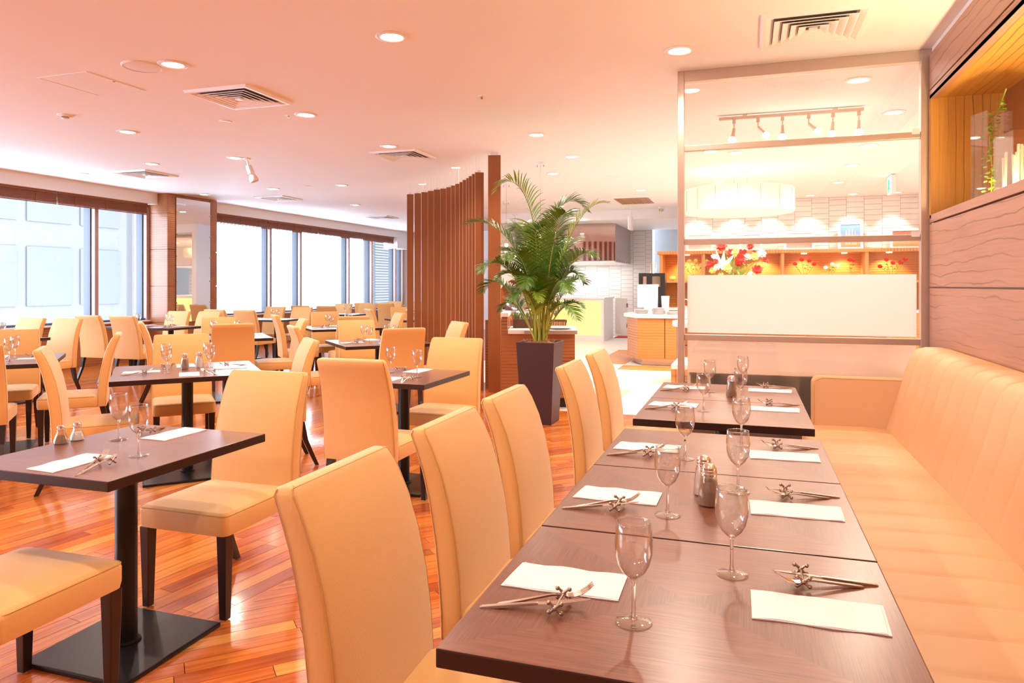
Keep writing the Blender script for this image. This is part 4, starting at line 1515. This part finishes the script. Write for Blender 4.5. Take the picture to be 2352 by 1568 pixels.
vf = thing('flower_arrangement', 'big bouquet of red, white and yellow flowers on the island', 'flowers', (-0.14, 9.8, 0.85))
MB().lathe([(0.08, 0), (0.10, 0.03), (0.12, 0.20), (0.15, 0.34), (0.145, 0.34), (0.11, 0.20), (0.01, 0.05)], 20, cap=True).build('vase', 'pane_glass', vf, smooth=True)


def fp(u, v, b_=0.0):
    return ((u - 1690) / 175, b_, 0.48 - (v - 655) / 175)


for i, (u, v, r, m_) in enumerate(((1659, 568, .075, 'red_petal'), (1679, 583, .06, 'red_petal'), (1704, 588, .085, 'red_petal'), (1700, 598, .07, 'red_petal'), (1696, 606, .05, 'red_petal'), (1722, 570, .05, 'red_petal'),
                                    (1632, 608, .055, 'red_petal'), (1735, 622, .07, 'red_petal'), (1752, 600, .05, 'red_petal'), (1648, 602, .035, 'red_petal'), (1730, 580, .03, 'red_petal'),
                                    (1690, 582, .05, 'yellow_petal'), (1700, 612, .07, 'yellow_petal'), (1730, 592, .06, 'yellow_petal'), (1712, 622, .06, 'yellow_petal'), (1672, 618, .06, 'yellow_petal'), (1640, 622, .05, 'yellow_petal'), (1750, 612, .05, 'yellow_petal'),
                                    (1650, 615, .05, 'white_petal'), (1716, 592, .05, 'white_petal'), (1745, 585, .06, 'white_petal'), (1642, 590, .04, 'white_petal'))):
    x, y, z = fp(u, v, -0.12 + 0.1 * math.sin(i * 3.3))
    o = flower(None, (0, 0, 0), r, m_, i).build('blossom', m_, vf)
    o.location = (x, y, z)
    o.rotation_euler = (math.radians(60), 0, 0.4 * math.sin(i))
for i, (u, v, r, tx) in enumerate(((1661, 600, .17, 0.1), (1709, 630, .13, 1.2))):
    x, y, z = fp(u, v, -0.2)
    mb = MB()
    for s, sp in ((-1, .10), (1, .16), (0, .02)):
        mb.add([(0, 0, 0), (s * .05 - .035, 0.01, r * .6), (s * sp, 0.0, r * 1.5), (s * .05 + .035, 0.01, r * .6)], [(0, 1, 2, 3)])
    o = mb.build('lily', 'white_petal', vf)
    o.location = (x, y, z - r * .7)
    o.rotation_euler = (0, tx, 0)
mb = MB()
rnd = random.Random(21)
for k in range(420):
    a, r = rnd.uniform(0, 2 * PI), abs(rnd.gauss(0, 0.2))
    x, y = r * math.cos(a), 0.6 * r * math.sin(a)
    z = 0.34 + rnd.uniform(0.0, 0.62) * max(0.25, 1 - r * 1.4)
    b_, e = rnd.uniform(0, 2 * PI), rnd.uniform(-0.5, 1.2)
    d = Vector((math.cos(b_) * math.cos(e), math.sin(b_) * math.cos(e), math.sin(e)))
    t = d.cross(Vector((0, 0, 1))).normalized() * 0.014
    p = Vector((x, y, z))
    ln = rnd.uniform(0.05, 0.10)
    mb.add([p, p + d * ln * .5 + t, p + d * ln, p + d * ln * .5 - t], [(0, 1, 2, 3)])
o = mb.build('foliage', 'leaf_light', vf)
o['kind'] = 'stuff'
for k, (x0, x1) in enumerate(((-0.03, -0.01), (0.01, 0.055), (0.03, 0.10))):
    MB().tube([(x0, 0, 0.5), (x1, 0, 1.22)], [0.007, 0.003], 6).build('tall_stalk', 'yellow_petal', vf)

ARR = [(-0.95, 'pale spray of flowers in the leftmost lit niche', 'yellow_petal', 5), (1.01, 'three red roses in a clear vase in the middle niche', 'red_petal', 4),
       (1.45, 'thin branch of cream blossom between the red arrangements', 'white_petal', 3), (1.78, 'single red bloom in a square glass vase', 'red_petal', 2), (2.45, 'arching branch of red roses in the right niche', 'red_petal', 5)]
for i, (x, l, m_, n_) in enumerate(ARR):
    t = thing('niche_flowers', l, 'flowers', (x, 14.15, 1.42), 0, 'small arrangements in the lit niches')
    MB().box(-0.05, 0.05, -0.05, 0.05, 0, 0.13).build('vase', 'pane_glass', t, bevel=0.004)
    rnd = random.Random(50 + i)
    mbs = MB()
    for k in range(n_):
        ex = (k - (n_ - 1) / 2) * (0.11 if i != 3 else 0.05) + rnd.uniform(-.02, .02)
        ez = 0.22 + rnd.uniform(0, 0.16)
        mbs.tube([(0, 0, 0.02), (ex * .4, 0, 0.14), (ex, 0, ez)], 0.004, 5)
        o = flower(None, (0, 0, 0), 0.042, m_, k).build('blossom', m_, t)
        o.location = (ex, -0.02, ez)
        o.rotation_euler = (math.radians(60), 0, 0)
        for q in range(3):
            p = Vector((ex * (.5 + .2 * q), 0, 0.14 + (ez - .14) * (.3 + .3 * q)))
            dd = Vector((rnd.choice((-1, 1)) * .04, rnd.uniform(-.02, .02), .02))
            mbs.add([p, p + dd * .5 + Vector((0, 0, .014)), p + dd, p + dd * .5 - Vector((0, 0, .014))], [(0, 1, 2, 3)])
    mbs.build('stems', 'leaf', t)


gd = thing('yellow_gourd', 'round yellow gourd on the left end shelf of the back cabinet', 'gourd', (-1.37, 14.1, 1.42))
MB().ball((0, 0, 0.05), 0.065, 16, 8, 0.77).build('fruit', 'yellow_petal', gd, smooth=True)
MB().tube([(0, 0, 0.098), (0.01, 0, 0.12)], 0.006, 6).build('stalk', 'stem_green', gd)
# pictures leaning on the ledge
def picture(x0, x1, z1, label, kind):
    w_, h_ = x1 - x0, z1 - 1.985
    t = thing('framed_picture', label, 'picture', ((x0 + x1) / 2, 14.42, 1.985), 0, 'white framed pictures on the ledge')
    t.rotation_euler = (math.radians(-7), 0, 0)
    f_ = 0.045
    for a in ((-w_ / 2, w_ / 2, 0, f_), (-w_ / 2, w_ / 2, h_ - f_, h_), (-w_ / 2, -w_ / 2 + f_, f_, h_ - f_), (w_ / 2 - f_, w_ / 2, f_, h_ - f_)):
        box_obj('frame', 'white_trim', (a[0], a[1], -0.012, 0.012, a[2], a[3]), t)
    m = bpy.data.materials.new('print_' + kind)
    m.use_nodes = True
    nt = m.node_tree
    b_ = nt.nodes['Principled BSDF']
    L = nt.links.new
    tc = node(nt, 'ShaderNodeTexCoord')
    sp = node(nt, 'ShaderNodeSeparateXYZ')
    L(tc.outputs['Generated'], sp.inputs[0])
    n = node(nt, 'ShaderNodeTexNoise')
    n.inputs['Scale'].default_value = 9
    n.inputs['Detail'].default_value = 5
    L(tc.outputs['Generated'], n.inputs['Vector'])
    r = node(nt, 'ShaderNodeValToRGB')
    ad = node(nt, 'ShaderNodeMath', operation='MULTIPLY_ADD')
    L(n.outputs[0], ad.inputs[0])
    ad.inputs[1].default_value = 0.30 if kind != 'sea' else 0.04
    L(sp.outputs[2], ad.inputs[2])
    L(ad.outputs[0], r.inputs[0])
    pal = {'horse': ((240, 215, 200), (215, 150, 140), (250, 240, 225)), 'sea': ((220, 190, 170), (120, 150, 215), (200, 215, 245)), 'field': ((220, 165, 150), (225, 130, 120), (245, 235, 230)),
           'tower': ((190, 130, 100), (205, 170, 150), (120, 160, 225)), 'dish': ((200, 130, 80), (230, 180, 140), (190, 110, 90))}[kind]
    r.color_ramp.elements[0].position = 0.1
    r.color_ramp.elements[0].color = lin(pal[0])
    r.color_ramp.elements[1].position = 0.75
    r.color_ramp.elements[1].color = lin(pal[2])
    e = r.color_ramp.elements.new(0.5)
    e.color = lin(pal[1])
    L(r.outputs[0], b_.inputs['Base Color'])
    MATS['print_' + kind] = m
    box_obj('print', 'print_' + kind, (-w_ / 2 + f_, w_ / 2 - f_, -0.004, 0.004, f_, h_ - f_), t)
    if kind == 'tower':
        for k, (x, hh) in enumerate(((-.07, .30), (-.02, .33), (.035, .33), (.08, .29))):
            MB().loft([[Vector((x - .022, -.0055, .09)), Vector((x + .022, -.0055, .09)), Vector((x + .022, -.004, .09)), Vector((x - .022, -.004, .09))],
                       [Vector((x - .006, -.0055, .06 + hh)), Vector((x + .006, -.0055, .06 + hh)), Vector((x + .006, -.004, .06 + hh)), Vector((x - .006, -.004, .06 + hh))]]).build('printed_tower', 'vase_fill', t)


picture(-1.14, -0.62, 2.36, 'wide white framed picture with reddish print, leftmost on the ledge', 'horse')
picture(-0.15, 0.28, 2.345, 'white framed seascape behind the bouquet', 'sea')
picture(0.66, 1.20, 2.355, 'wide white framed picture of a red field in mid ledge', 'field')
picture(1.60, 2.02, 2.50, 'tall white framed picture of pale towers against blue sky', 'tower')
picture(2.46, 3.05, 2.36, 'wide white framed brownish picture at the right end of the ledge', 'dish')


# ------------------------------------------------------------------ ceiling fittings
def make_down():
    t = thing('recessed_downlight', 'x', 'downlight')
    MB().lathe([(0.105, 0.0), (0.108, -0.004), (0.100, -0.010), (0.082, -0.011), (0.070, -0.004), (0.070, 0.0)], 24).build('trim_ring', 'white_trim', t, smooth=True)
    MB().lathe([(0.068, -0.0015), (0.050, -0.010), (0.02, -0.014), (0.001, -0.0145)], 20, cap=True).build('lamp_lens', 'lamp_glow', t, smooth=True)
    return t


DLP = make_down()


def spot(x, y, z, e, ang=150, col=WARM, rot=(0, 0, 0), soft=0.06):
    l = bpy.data.lights.new('lamp_light', 'SPOT')
    l.energy = e
    l.color = col
    l.spot_size = math.radians(ang)
    l.spot_blend = 0.5
    l.shadow_soft_size = soft
    o = bpy.data.objects.new('lamp_light', l)
    COL.objects.link(o)
    o.location = (x, y, z)
    o.rotation_euler = rot
    return o


DL = [(-2.24, 4.25, 'largest ceiling downlight, above the small mid-floor table'), (-4.07, 4.27, 'ceiling downlight touching the round speaker grille'),
      (-0.45, 5.13, 'ceiling downlight just left of the glass partition'), (-4.05, 5.93, 'ceiling downlight right of the largest left vent'),
      (-6.32, 5.99, 'ceiling downlight below the access hatch'), (-4.03, 7.58, 'ceiling downlight at the corner of the vent near the slat screen'),
      (-2.19, 7.51, 'ceiling downlight above the palm'), (-6.29, 7.65, 'ceiling downlight beside the swivel spotlight'),
      (-7.68, 7.68, 'ceiling downlight over the vent near the left windows'), (-9.36, 8.05, 'ceiling downlight nearest the left window blinds'),
      (-9.35, 10.55, 'ceiling downlight by the mirror column top'), (-7.68, 10.31, 'ceiling downlight before the small vent past the column'),
      (-6.34, 10.30, 'ceiling downlight in the bare ceiling left of the screen'), (-7.62, 12.89, 'ceiling downlight below the one left of the screen'),
      (-7.62, 15.4, 'small far ceiling downlight near the last vent'), (-9.23, 17.91, 'farthest ceiling downlight at the window wall end'),
      (-2.13, 8.92, 'unlit-looking ceiling downlight above the palm tip'), (-2.71, 10.19, 'ceiling downlight behind the palm pendant cable'),
      (-1.75, 12.43, 'ceiling downlight above the hall grille'), (-4.97, 17.11, 'far downlight over the bar left of the palm'),
      (-3.68, 14.44, 'ceiling downlight behind the palm crown'), (-3.58, 15.2, 'ceiling downlight behind the right palm frond'),
      (0.85, 6.32, 'hall downlight nearest the top of the partition'), (1.33, 7.60, 'turned off-centre hall downlight right of the track'),
      (1.36, 9.30, 'bright hall downlight right below the second rail'), (-0.13, 9.30, 'hall downlight just under the track lamps'),
      (-0.42, 9.08, 'dim hall downlight left of the track glare'), (-0.42, 10.45, 'hall downlight left of the drum pendant canopy'),
      (1.37, 10.77, 'bright hall downlight left of the exit sign'), (-0.43, 11.83, 'small hall downlight above the drum shade'),
      (1.39, 12.48, 'small hall downlight above the picture wall')]
NEAR_E = {}
for x, y, l in DL:
    inst(DLP, (x, y, CEIL), 0, l, 'recessed ceiling downlights')
    hall = y > 5.7 and x > -1.2
    e = LAMP * (2.1 if hall else 1.0)
    if x < -7 and y > 7:
        e *= 0.3
    spot(x, y, CEIL - 0.03, e)
for x, y in ((-2.2, 1.2), (-0.2, 1.6), (-4.0, 1.2), (-6.3, 1.6), (-0.2, -1.2), (-2.4, -1.4), (-5.0, -1.4), (-8.3, 0.5), (-8.3, 3.8), (-2.2, 2.8), (0.1, 3.6)):
    spot(x, y, CEIL - 0.03, LAMP)

for i, x in enumerate((-0.95, -0.25, 0.42, 1.11, 1.82, 2.52)):
    inst(DLP, (x, 14.15, CEIL), 0, ['first', 'second', 'third', 'fourth', 'fifth', 'sixth'][i] + ' wall-washer lamp from the left above the pictures', 'wall washers above the picture ledge')
    spot(x, 14.25, CEIL - 0.03, 60, 80, (1, .93, .82), (math.radians(8), 0, 0), 0.03)


def make_vent(s=0.64):
    t = thing('ceiling_air_vent', 'x', 'air vent')
    h = s / 2
    MB().box(-h * .88, h * .88, -h * .88, h * .88, -0.004, -0.001).build('vent_shade', 'vent_dark', t)  # ceiling has no hole: dark plate paints the shade of the recess

    def ring(a, b_, z0, z1, name, m):
        """square cone from half size a at z0 to b_ at z1"""
        mb = MB()
        A = [Vector((sx * a, sy * a, z0)) for sx, sy in ((-1, -1), (1, -1), (1, 1), (-1, 1))]
        B = [Vector((sx * b_, sy * b_, z1)) for sx, sy in ((-1, -1), (1, -1), (1, 1), (-1, 1))]
        A2 = [p + Vector((0, 0, 0.003)) for p in A]
        B2 = [p + Vector((0, 0, 0.003)) for p in B]
        mb.loft([A, B, B2, A2, A], cap=False)
        mb.build(name, m, t)
    ring(h, h * 0.97, -0.001, -0.022, 'frame', 'vent_white')
    ring(h * 0.97, h * 0.88, -0.022, -0.022, 'frame', 'vent_white')
    ring(h * 0.88, h * 0.76, -0.022, -0.006, 'frame', 'vent_white')
    for k, a in enumerate((0.60, 0.44, 0.28, 0.13)):
        ring(h * a, h * (a + 0.13), -0.005, -0.028, 'louver', 'vent_white')
        ring(h * (a + 0.13), h * (a + 0.15), -0.028, -0.028, 'louver', 'vent_white')
    MB().box(-h * .08, h * .08, -h * .08, h * .08, -0.03, -0.012).build('centre_cap', 'vent_white', t)
    return t


VP = make_vent()
for x, y, l in ((-4.22, 5.19, 'square louvered ceiling vent at upper left, largest on the left'), (0.40, 4.93, 'big square ceiling vent at upper right before the partition'),
                (-4.13, 8.15, 'square ceiling vent just left of the slat screen'), (-8.45, 8.33, 'flat-looking ceiling vent above the left windows'),
                (-8.42, 11.45, 'small ceiling vent right of the mirror column'), (-8.40, 15.4, 'farthest ceiling vent near the window wall end')):
    inst(VP, (x, y, CEIL), 0, l, 'square ceiling vents')
hg = thing('ceiling_return_grille', 'slatted rectangular grille in the hall ceiling', 'grille', (-2.08, 13.95, CEIL if False else CEIL))
for a in ((-0.36, 0.36, -0.56, -0.53), (-0.36, 0.36, 0.53, 0.56), (-0.36, -0.33, -0.53, 0.53), (0.33, 0.36, -0.53, 0.53)):
    box_obj('frame', 'vent_white', (a[0], a[1], a[2], a[3], -0.014, 0), hg)
box_obj('grille_back', 'vent_dark', (-0.33, 0.33, -0.53, 0.53, -0.003, 0), hg)
for k in range(18):
    x = -0.32 + 0.0365 * k
    box_obj('slat', 'cabinet_wood', (x, x + 0.017, -0.53, 0.53, -0.012, -0.003), hg)
ah = thing('ceiling_access_hatch', 'flush square access hatch with thin metal edge in the ceiling', 'hatch', (-5.10, 4.49, CEIL))
box_obj('hatch_panel', 'paint', (-0.24, 0.24, -0.265, 0.265, -0.003, 0), ah)
for a in ((-0.26, 0.26, -0.285, -0.268), (-0.26, 0.26, 0.268, 0.285), (-0.26, -0.243, -0.268, 0.268), (0.243, 0.26, -0.268, 0.268)):
    box_obj('frame', 'white_trim', (a[0], a[1], a[2], a[3], -0.005, 0), ah)
MB().lathe([(0.010, 0), (0.010, -0.005)], 10, (0.245, -0.02, -0.004), cap=True).build('latch', 'pewter', ah)
sp_ = thing('ceiling_speaker', 'round white speaker grille touching a downlight in the ceiling', 'speaker', (-4.33, 4.24, CEIL))
MB().lathe([(0.145, 0), (0.145, -0.006), (0.135, -0.012), (0.125, -0.010)], 32, cap=False).build('rim', 'white_trim', sp_, smooth=True)
MB().lathe([(0.128, -0.008), (0.08, -0.013), (0.001, -0.015)], 32, cap=True).build('grille', 'vent_white', sp_, smooth=True)
sd = thing('smoke_detector', 'white domed smoke detector on the ceiling at far left', 'smoke detector', (-6.28, 5.22, CEIL))
MB().lathe([(0.07, 0), (0.07, -0.008), (0.04, -0.018), (0.034, -0.02)], 24, cap=True).build('base', 'white_trim', sd, smooth=True)
MB().lathe([(0.034, -0.02), (0.030, -0.030)], 16, cap=True).build('sensor_ring', 'vent_dark', sd)
MB().lathe([(0.033, -0.030), (0.024, -0.042), (0.002, -0.044)], 16, cap=True).build('dome', 'white_trim', sd, smooth=True)
for x, y, r, l in ((-4.98, 5.92, 0.062, 'flat round cover plate in the ceiling below the left vent'), (-6.94, 10.21, 0.055, 'tiny round cover plate in the far ceiling'), (-1.95, 10.8, 0.10, 'faint round ceiling plate behind the palm')):
    t = thing('ceiling_cover_plate', l, 'cover plate', (x, y, CEIL), 0, 'round cover plates')
    MB().lathe([(r, 0), (r, -0.004), (r * .75, -0.009), (r * .6, -0.006), (0.001, -0.006)], 20, cap=True).build('disc', 'white_trim', t, smooth=True)
for x, y, l in ((-4.23, 5.91, 'tiny sprinkler head beside the downlight right of the left vent'), (-2.20, 5.84, 'tiny sprinkler head in the open middle of the ceiling')):
    t = thing('sprinkler_head', l, 'sprinkler', (x, y, CEIL), 0, 'sprinkler heads')
    MB().lathe([(0.032, 0), (0.030, -0.005), (0.012, -0.006)], 16, cap=True).build('rosette', 'white_trim', t, smooth=True)
    MB().lathe([(0.008, -0.006), (0.008, -0.02), (0.012, -0.022)], 10, cap=True).build('nozzle', 'pewter', t)
for x, y, l in ((-3.87, 9.24, 'slim lit slot light nearer the slat screen'), (-5.02, 10.58, 'slim lit slot light farther from the slat screen')):
    t = thing('ceiling_slot_light', l, 'light', (x, y, CEIL), 0.25, 'slot lights beside the screen')
    box_obj('frame', 'white_trim', (-0.075, 0.075, -0.04, 0.04, -0.006, 0), t, bevel=0.003)
    box_obj('diffuser', 'lamp_glow', (-0.055, 0.055, -0.024, 0.024, -0.008, -0.006), t)

# swivel spotlight on the ceiling
sw = thing('swivel_spotlight', 'white swivel spotlight hanging under a downlight in mid ceiling', 'spotlight', (-6.16, 7.72, CEIL), 0.3)
MB().lathe([(0.05, 0), (0.05, -0.02), (0.02, -0.03)], 16, cap=True).build('ceiling_mount', 'white_trim', sw, smooth=True)
MB().tube([(0, 0, -0.02), (0.02, 0, -0.10)], 0.012, 8).build('arm', 'white_trim', sw)
T = Matrix.Translation((0.02, 0, -0.10)) @ Matrix.Rotation(math.radians(-22), 4, 'Y')
MB().lathe([(0.035, 0.0), (0.040, -0.02), (0.042, -0.11), (0.030, -0.12)], 16, T=T, cap=True).build('lamp_body', 'white_trim', sw, smooth=True)
MB().lathe([(0.030, -0.12), (0.055, -0.17), (0.058, -0.22), (0.050, -0.22), (0.02, -0.15)], 16, T=T, cap=True).build('lamp_head', 'vent_white', sw, smooth=True)

# track with spot heads behind the partition
tk = thing('track_light_rail', 'pinkish ceiling track with six spot heads behind the partition', 'track light', (0.38, 7.25, CEIL - 0.03))
box_obj('rail', 'anodised', (-0.64, 0.64, -0.018, 0.018, -0.015, 0.012), tk)
for x in (-0.4, 0.4):
    box_obj('rail_mount', 'anodised', (x - 0.02, x + 0.02, -0.018, 0.018, 0.012, 0.03), tk)
for i, (x, tilt) in enumerate(((-0.50, 0.15), (-0.28, -0.7), (-0.06, 0.0), (0.17, -0.8), (0.38, 0.1), (0.60, 0.0))):
    e = MB().box(x - 0.015, x + 0.015, -0.015, 0.015, -0.055, -0.015).build('adapter', 'anodised', tk)
    MB().tube([(x, 0, -0.055), (x, 0, -0.10)], 0.006, 8).build('arm', 'anodised', tk)
    T = Matrix.Translation((x, 0, -0.10)) @ Matrix.Rotation(tilt, 4, 'Y')
    MB().lathe([(0.014, 0), (0.016, -0.06), (0.024, -0.085)], 12, T=T, cap=True).build('lamp_holder', 'anodised', tk, smooth=True)
    MB().lathe([(0.024, -0.085), (0.036, -0.110), (0.030, -0.130), (0.012, -0.142)], 14, T=T, cap=True).build('bulb', 'lamp_glow', tk, smooth=True)
spot(0.3, 7.25, 2.70, 60)

# drum pendant
dp = thing('drum_pendant', 'wide glowing fabric drum pendant behind the partition', 'pendant lamp', (-0.12, 10.9, 0))
MB().lathe([(0.16, CEIL), (0.16, CEIL - 0.03), (0.14, CEIL - 0.04)], 24, cap=True).build('canopy', 'white_trim', dp, smooth=True)
for a in (0, 2.1, 4.2):
    MB().tube([(0.12 * math.cos(a), 0.12 * math.sin(a), CEIL - 0.03), (0.12 * math.cos(a), 0.12 * math.sin(a), 2.70)], 0.003, 5).build('cable', 'steel', dp)
mb = MB()
prof = [(0.75, 2.38), (0.765, 2.40), (0.765, 2.70), (0.755, 2.72), (0.745, 2.70), (0.745, 2.40)]
mb.lathe(prof, 48)
mb.build('shade', 'shade_glow', dp, smooth=True, angle=50)
MB().lathe([(0.745, 2.40), (0.001, 2.395)], 40, cap=False).build('diffuser', 'shade_glow', dp, smooth=True)
for k in range(16):
    a = 2 * PI * k / 16
    MB().tube([(0.767 * math.cos(a), 0.767 * math.sin(a), 2.40), (0.767 * math.cos(a), 0.767 * math.sin(a), 2.70)], 0.003, 4).build('rib', 'vase_fill', dp)
spot(-0.12, 10.9, 2.36, 110, 165, (1, .9, .7), soft=0.4)

# pendant bulbs behind the palm
for i, (x, y, l) in enumerate(((-2.64, 9.24, 'amber globe pendant glowing behind the palm crown'), (-3.70, 10.95, 'amber globe pendant beside the screen end post'), (-4.5, 13.3, 'small amber globe pendant low behind the palm leaves'), (-5.0, 15.4, 'farthest amber globe pendant near the bar'))):
    t = thing('globe_pendant', l, 'pendant lamp', (x, y, 0), 0, 'amber globe pendants')
    MB().lathe([(0.065, CEIL), (0.065, CEIL - 0.03), (0.05, CEIL - 0.035)], 16, cap=True).build('canopy', 'white_trim', t, smooth=True)
    for dx in (-0.045, 0.045):
        MB().tube([(dx, 0, CEIL - 0.03), (dx, 0, CEIL - 0.06)], 0.006, 6).build('canopy_pin', 'pewter', t)
    MB().tube([(0, 0, CEIL - 0.03), (0, 0, 2.06)], 0.0025, 5).build('cord', 'pewter', t)
    MB().ball((0, 0, 1.98), 0.030, 14, 8).build('bulb', 'amber_glow', t, smooth=True)
    MB().ball((0, 0, 1.98), 0.085, 18, 12).build('globe', 'pane_glass', t, smooth=True)


# exit signs
def exit_sign(x, y, z, lab, rod=0.0):
    t = thing('exit_sign', lab, 'sign', (x, y, z))
    box_obj('housing', 'white_trim', (-0.03, 0.03, -0.15, 0.15, 0, 0.28), t, bevel=0.004)
    box_obj('sign_face', 'sign_glow', (-0.034, -0.030, -0.14, 0.14, 0.01, 0.27), t)
    mb = MB()
    mb.box(-0.036, -0.034, -0.12, 0.12, 0.03, 0.045)
    mb.box(-0.036, -0.034, 0.03, 0.11, 0.045, 0.23)
    mb.ball((-0.036, -0.02, 0.205), 0.02, 8, 5)
    mb.tube([(-0.036, -0.02, 0.18), (-0.036, 0.0, 0.12), (-0.036, 0.03, 0.06)], 0.012, 6)
    mb.tube([(-0.036, 0.0, 0.12), (-0.036, -0.05, 0.08), (-0.036, -0.09, 0.08)], 0.01, 6)
    mb.tube([(-0.036, -0.06, 0.17), (-0.036, -0.02, 0.18), (-0.036, 0.02, 0.14)], 0.008, 6)
    mb.build('running_figure', 'sign_green', t)
    MB().tube([(0, 0, 0.28), (0, 0, 0.28 + rod)], 0.01, 6).build('rod', 'white_trim', t)


exit_sign(2.06, 11.95, 2.69, 'lit green and white exit sign hanging beyond the partition', 0.01)
exit_sign(-2.30, 14.9, 2.48, 'lit exit sign seen edge on beside the tiled bulkhead', 0.22)
dc = thing('dome_camera', 'small dark dome camera on the hall ceiling', 'camera', (-1.72, 15.3, CEIL))
MB().lathe([(0.07, 0), (0.07, -0.03), (0.055, -0.04)], 18, cap=True).build('mount', 'white_trim', dc, smooth=True)
MB().lathe([(0.055, -0.04), (0.045, -0.08), (0.02, -0.105), (0.002, -0.11)], 18, cap=True).build('dome', 'tint_mirror', dc, smooth=True)


# ------------------------------------------------------------------ glass vases in the wall niche
def square_vase(x, y, s, h, rz, label, fill):
    t = thing('square_glass_vase', label, 'vase', (x, y, 1.815), rz, 'glass vases in the wall niche')
    g = 0.008
    hs = s / 2
    for a in ((-hs, hs, -hs, -hs + g), (-hs, hs, hs - g, hs), (-hs, -hs + g, -hs + g, hs - g), (hs - g, hs, -hs + g, hs - g)):
        box_obj('glass_side', 'goblet_glass', (a[0], a[1], a[2], a[3], 0.0, h), t)
    box_obj('glass_base', 'goblet_glass', (-hs + g, hs - g, -hs + g, hs - g, 0.0, 0.02), t)
    rnd = random.Random(int(h * 100))
    mb = MB()
    if fill == 'ivy':
        MB().tube([(0, 0, 0.02), (0.015, 0.01, 0.2), (-0.01, 0, 0.4), (0.04, -0.02, h + 0.03), (0.02, -0.10, h + 0.12)], 0.004, 6).build('vine_stem', 'stem_green', t)
        for k in range(170):
            z = rnd.uniform(0.03, h + 0.06)
            m_ = (hs - 0.035)
            x_, y_ = rnd.uniform(-m_, m_), rnd.uniform(-m_, m_)
            if z > h:
                x_, y_ = 0.03 + rnd.uniform(-.03, .03), -0.05 + rnd.uniform(-.06, .04)
            a, e = rnd.uniform(0, 2 * PI), rnd.uniform(-.8, .8)
            d = Vector((math.cos(a) * math.cos(e), math.sin(a) * math.cos(e), math.sin(e))) * 0.028
            tt = d.cross(Vector((0, 0, 1))).normalized() * 0.014
            p = Vector((x_, y_, z)) - d * .5
            mb.add([p, p + d * .4 + tt, p + d, p + d * .4 - tt], [(0, 1, 2, 3)])
        o = mb.build('ivy_leaves', 'leaf_light', t)
        o['kind'] = 'stuff'
    else:
        for k in range(40):
            a = rnd.uniform(-hs + .03, hs - .03)
            b_ = rnd.uniform(-hs + .03, hs - .03)
            mb.tube([(a, b_, 0.02), (a + rnd.uniform(-.01, .01), b_, h * 0.75 + rnd.uniform(-.05, .03))], 0.007, 5)
        o = mb.build('pale_stalks', 'vase_fill', t)
        o['kind'] = 'stuff'


square_vase(1.40, 5.00, 0.15, 0.555, 0.35, 'tall square glass vase with ivy inside, farther into the niche', 'ivy')
square_vase(1.42, 4.50, 0.22, 0.33, 0.12, 'shorter wide square glass vase with pale stalks, cut by the right edge', 'stalks')
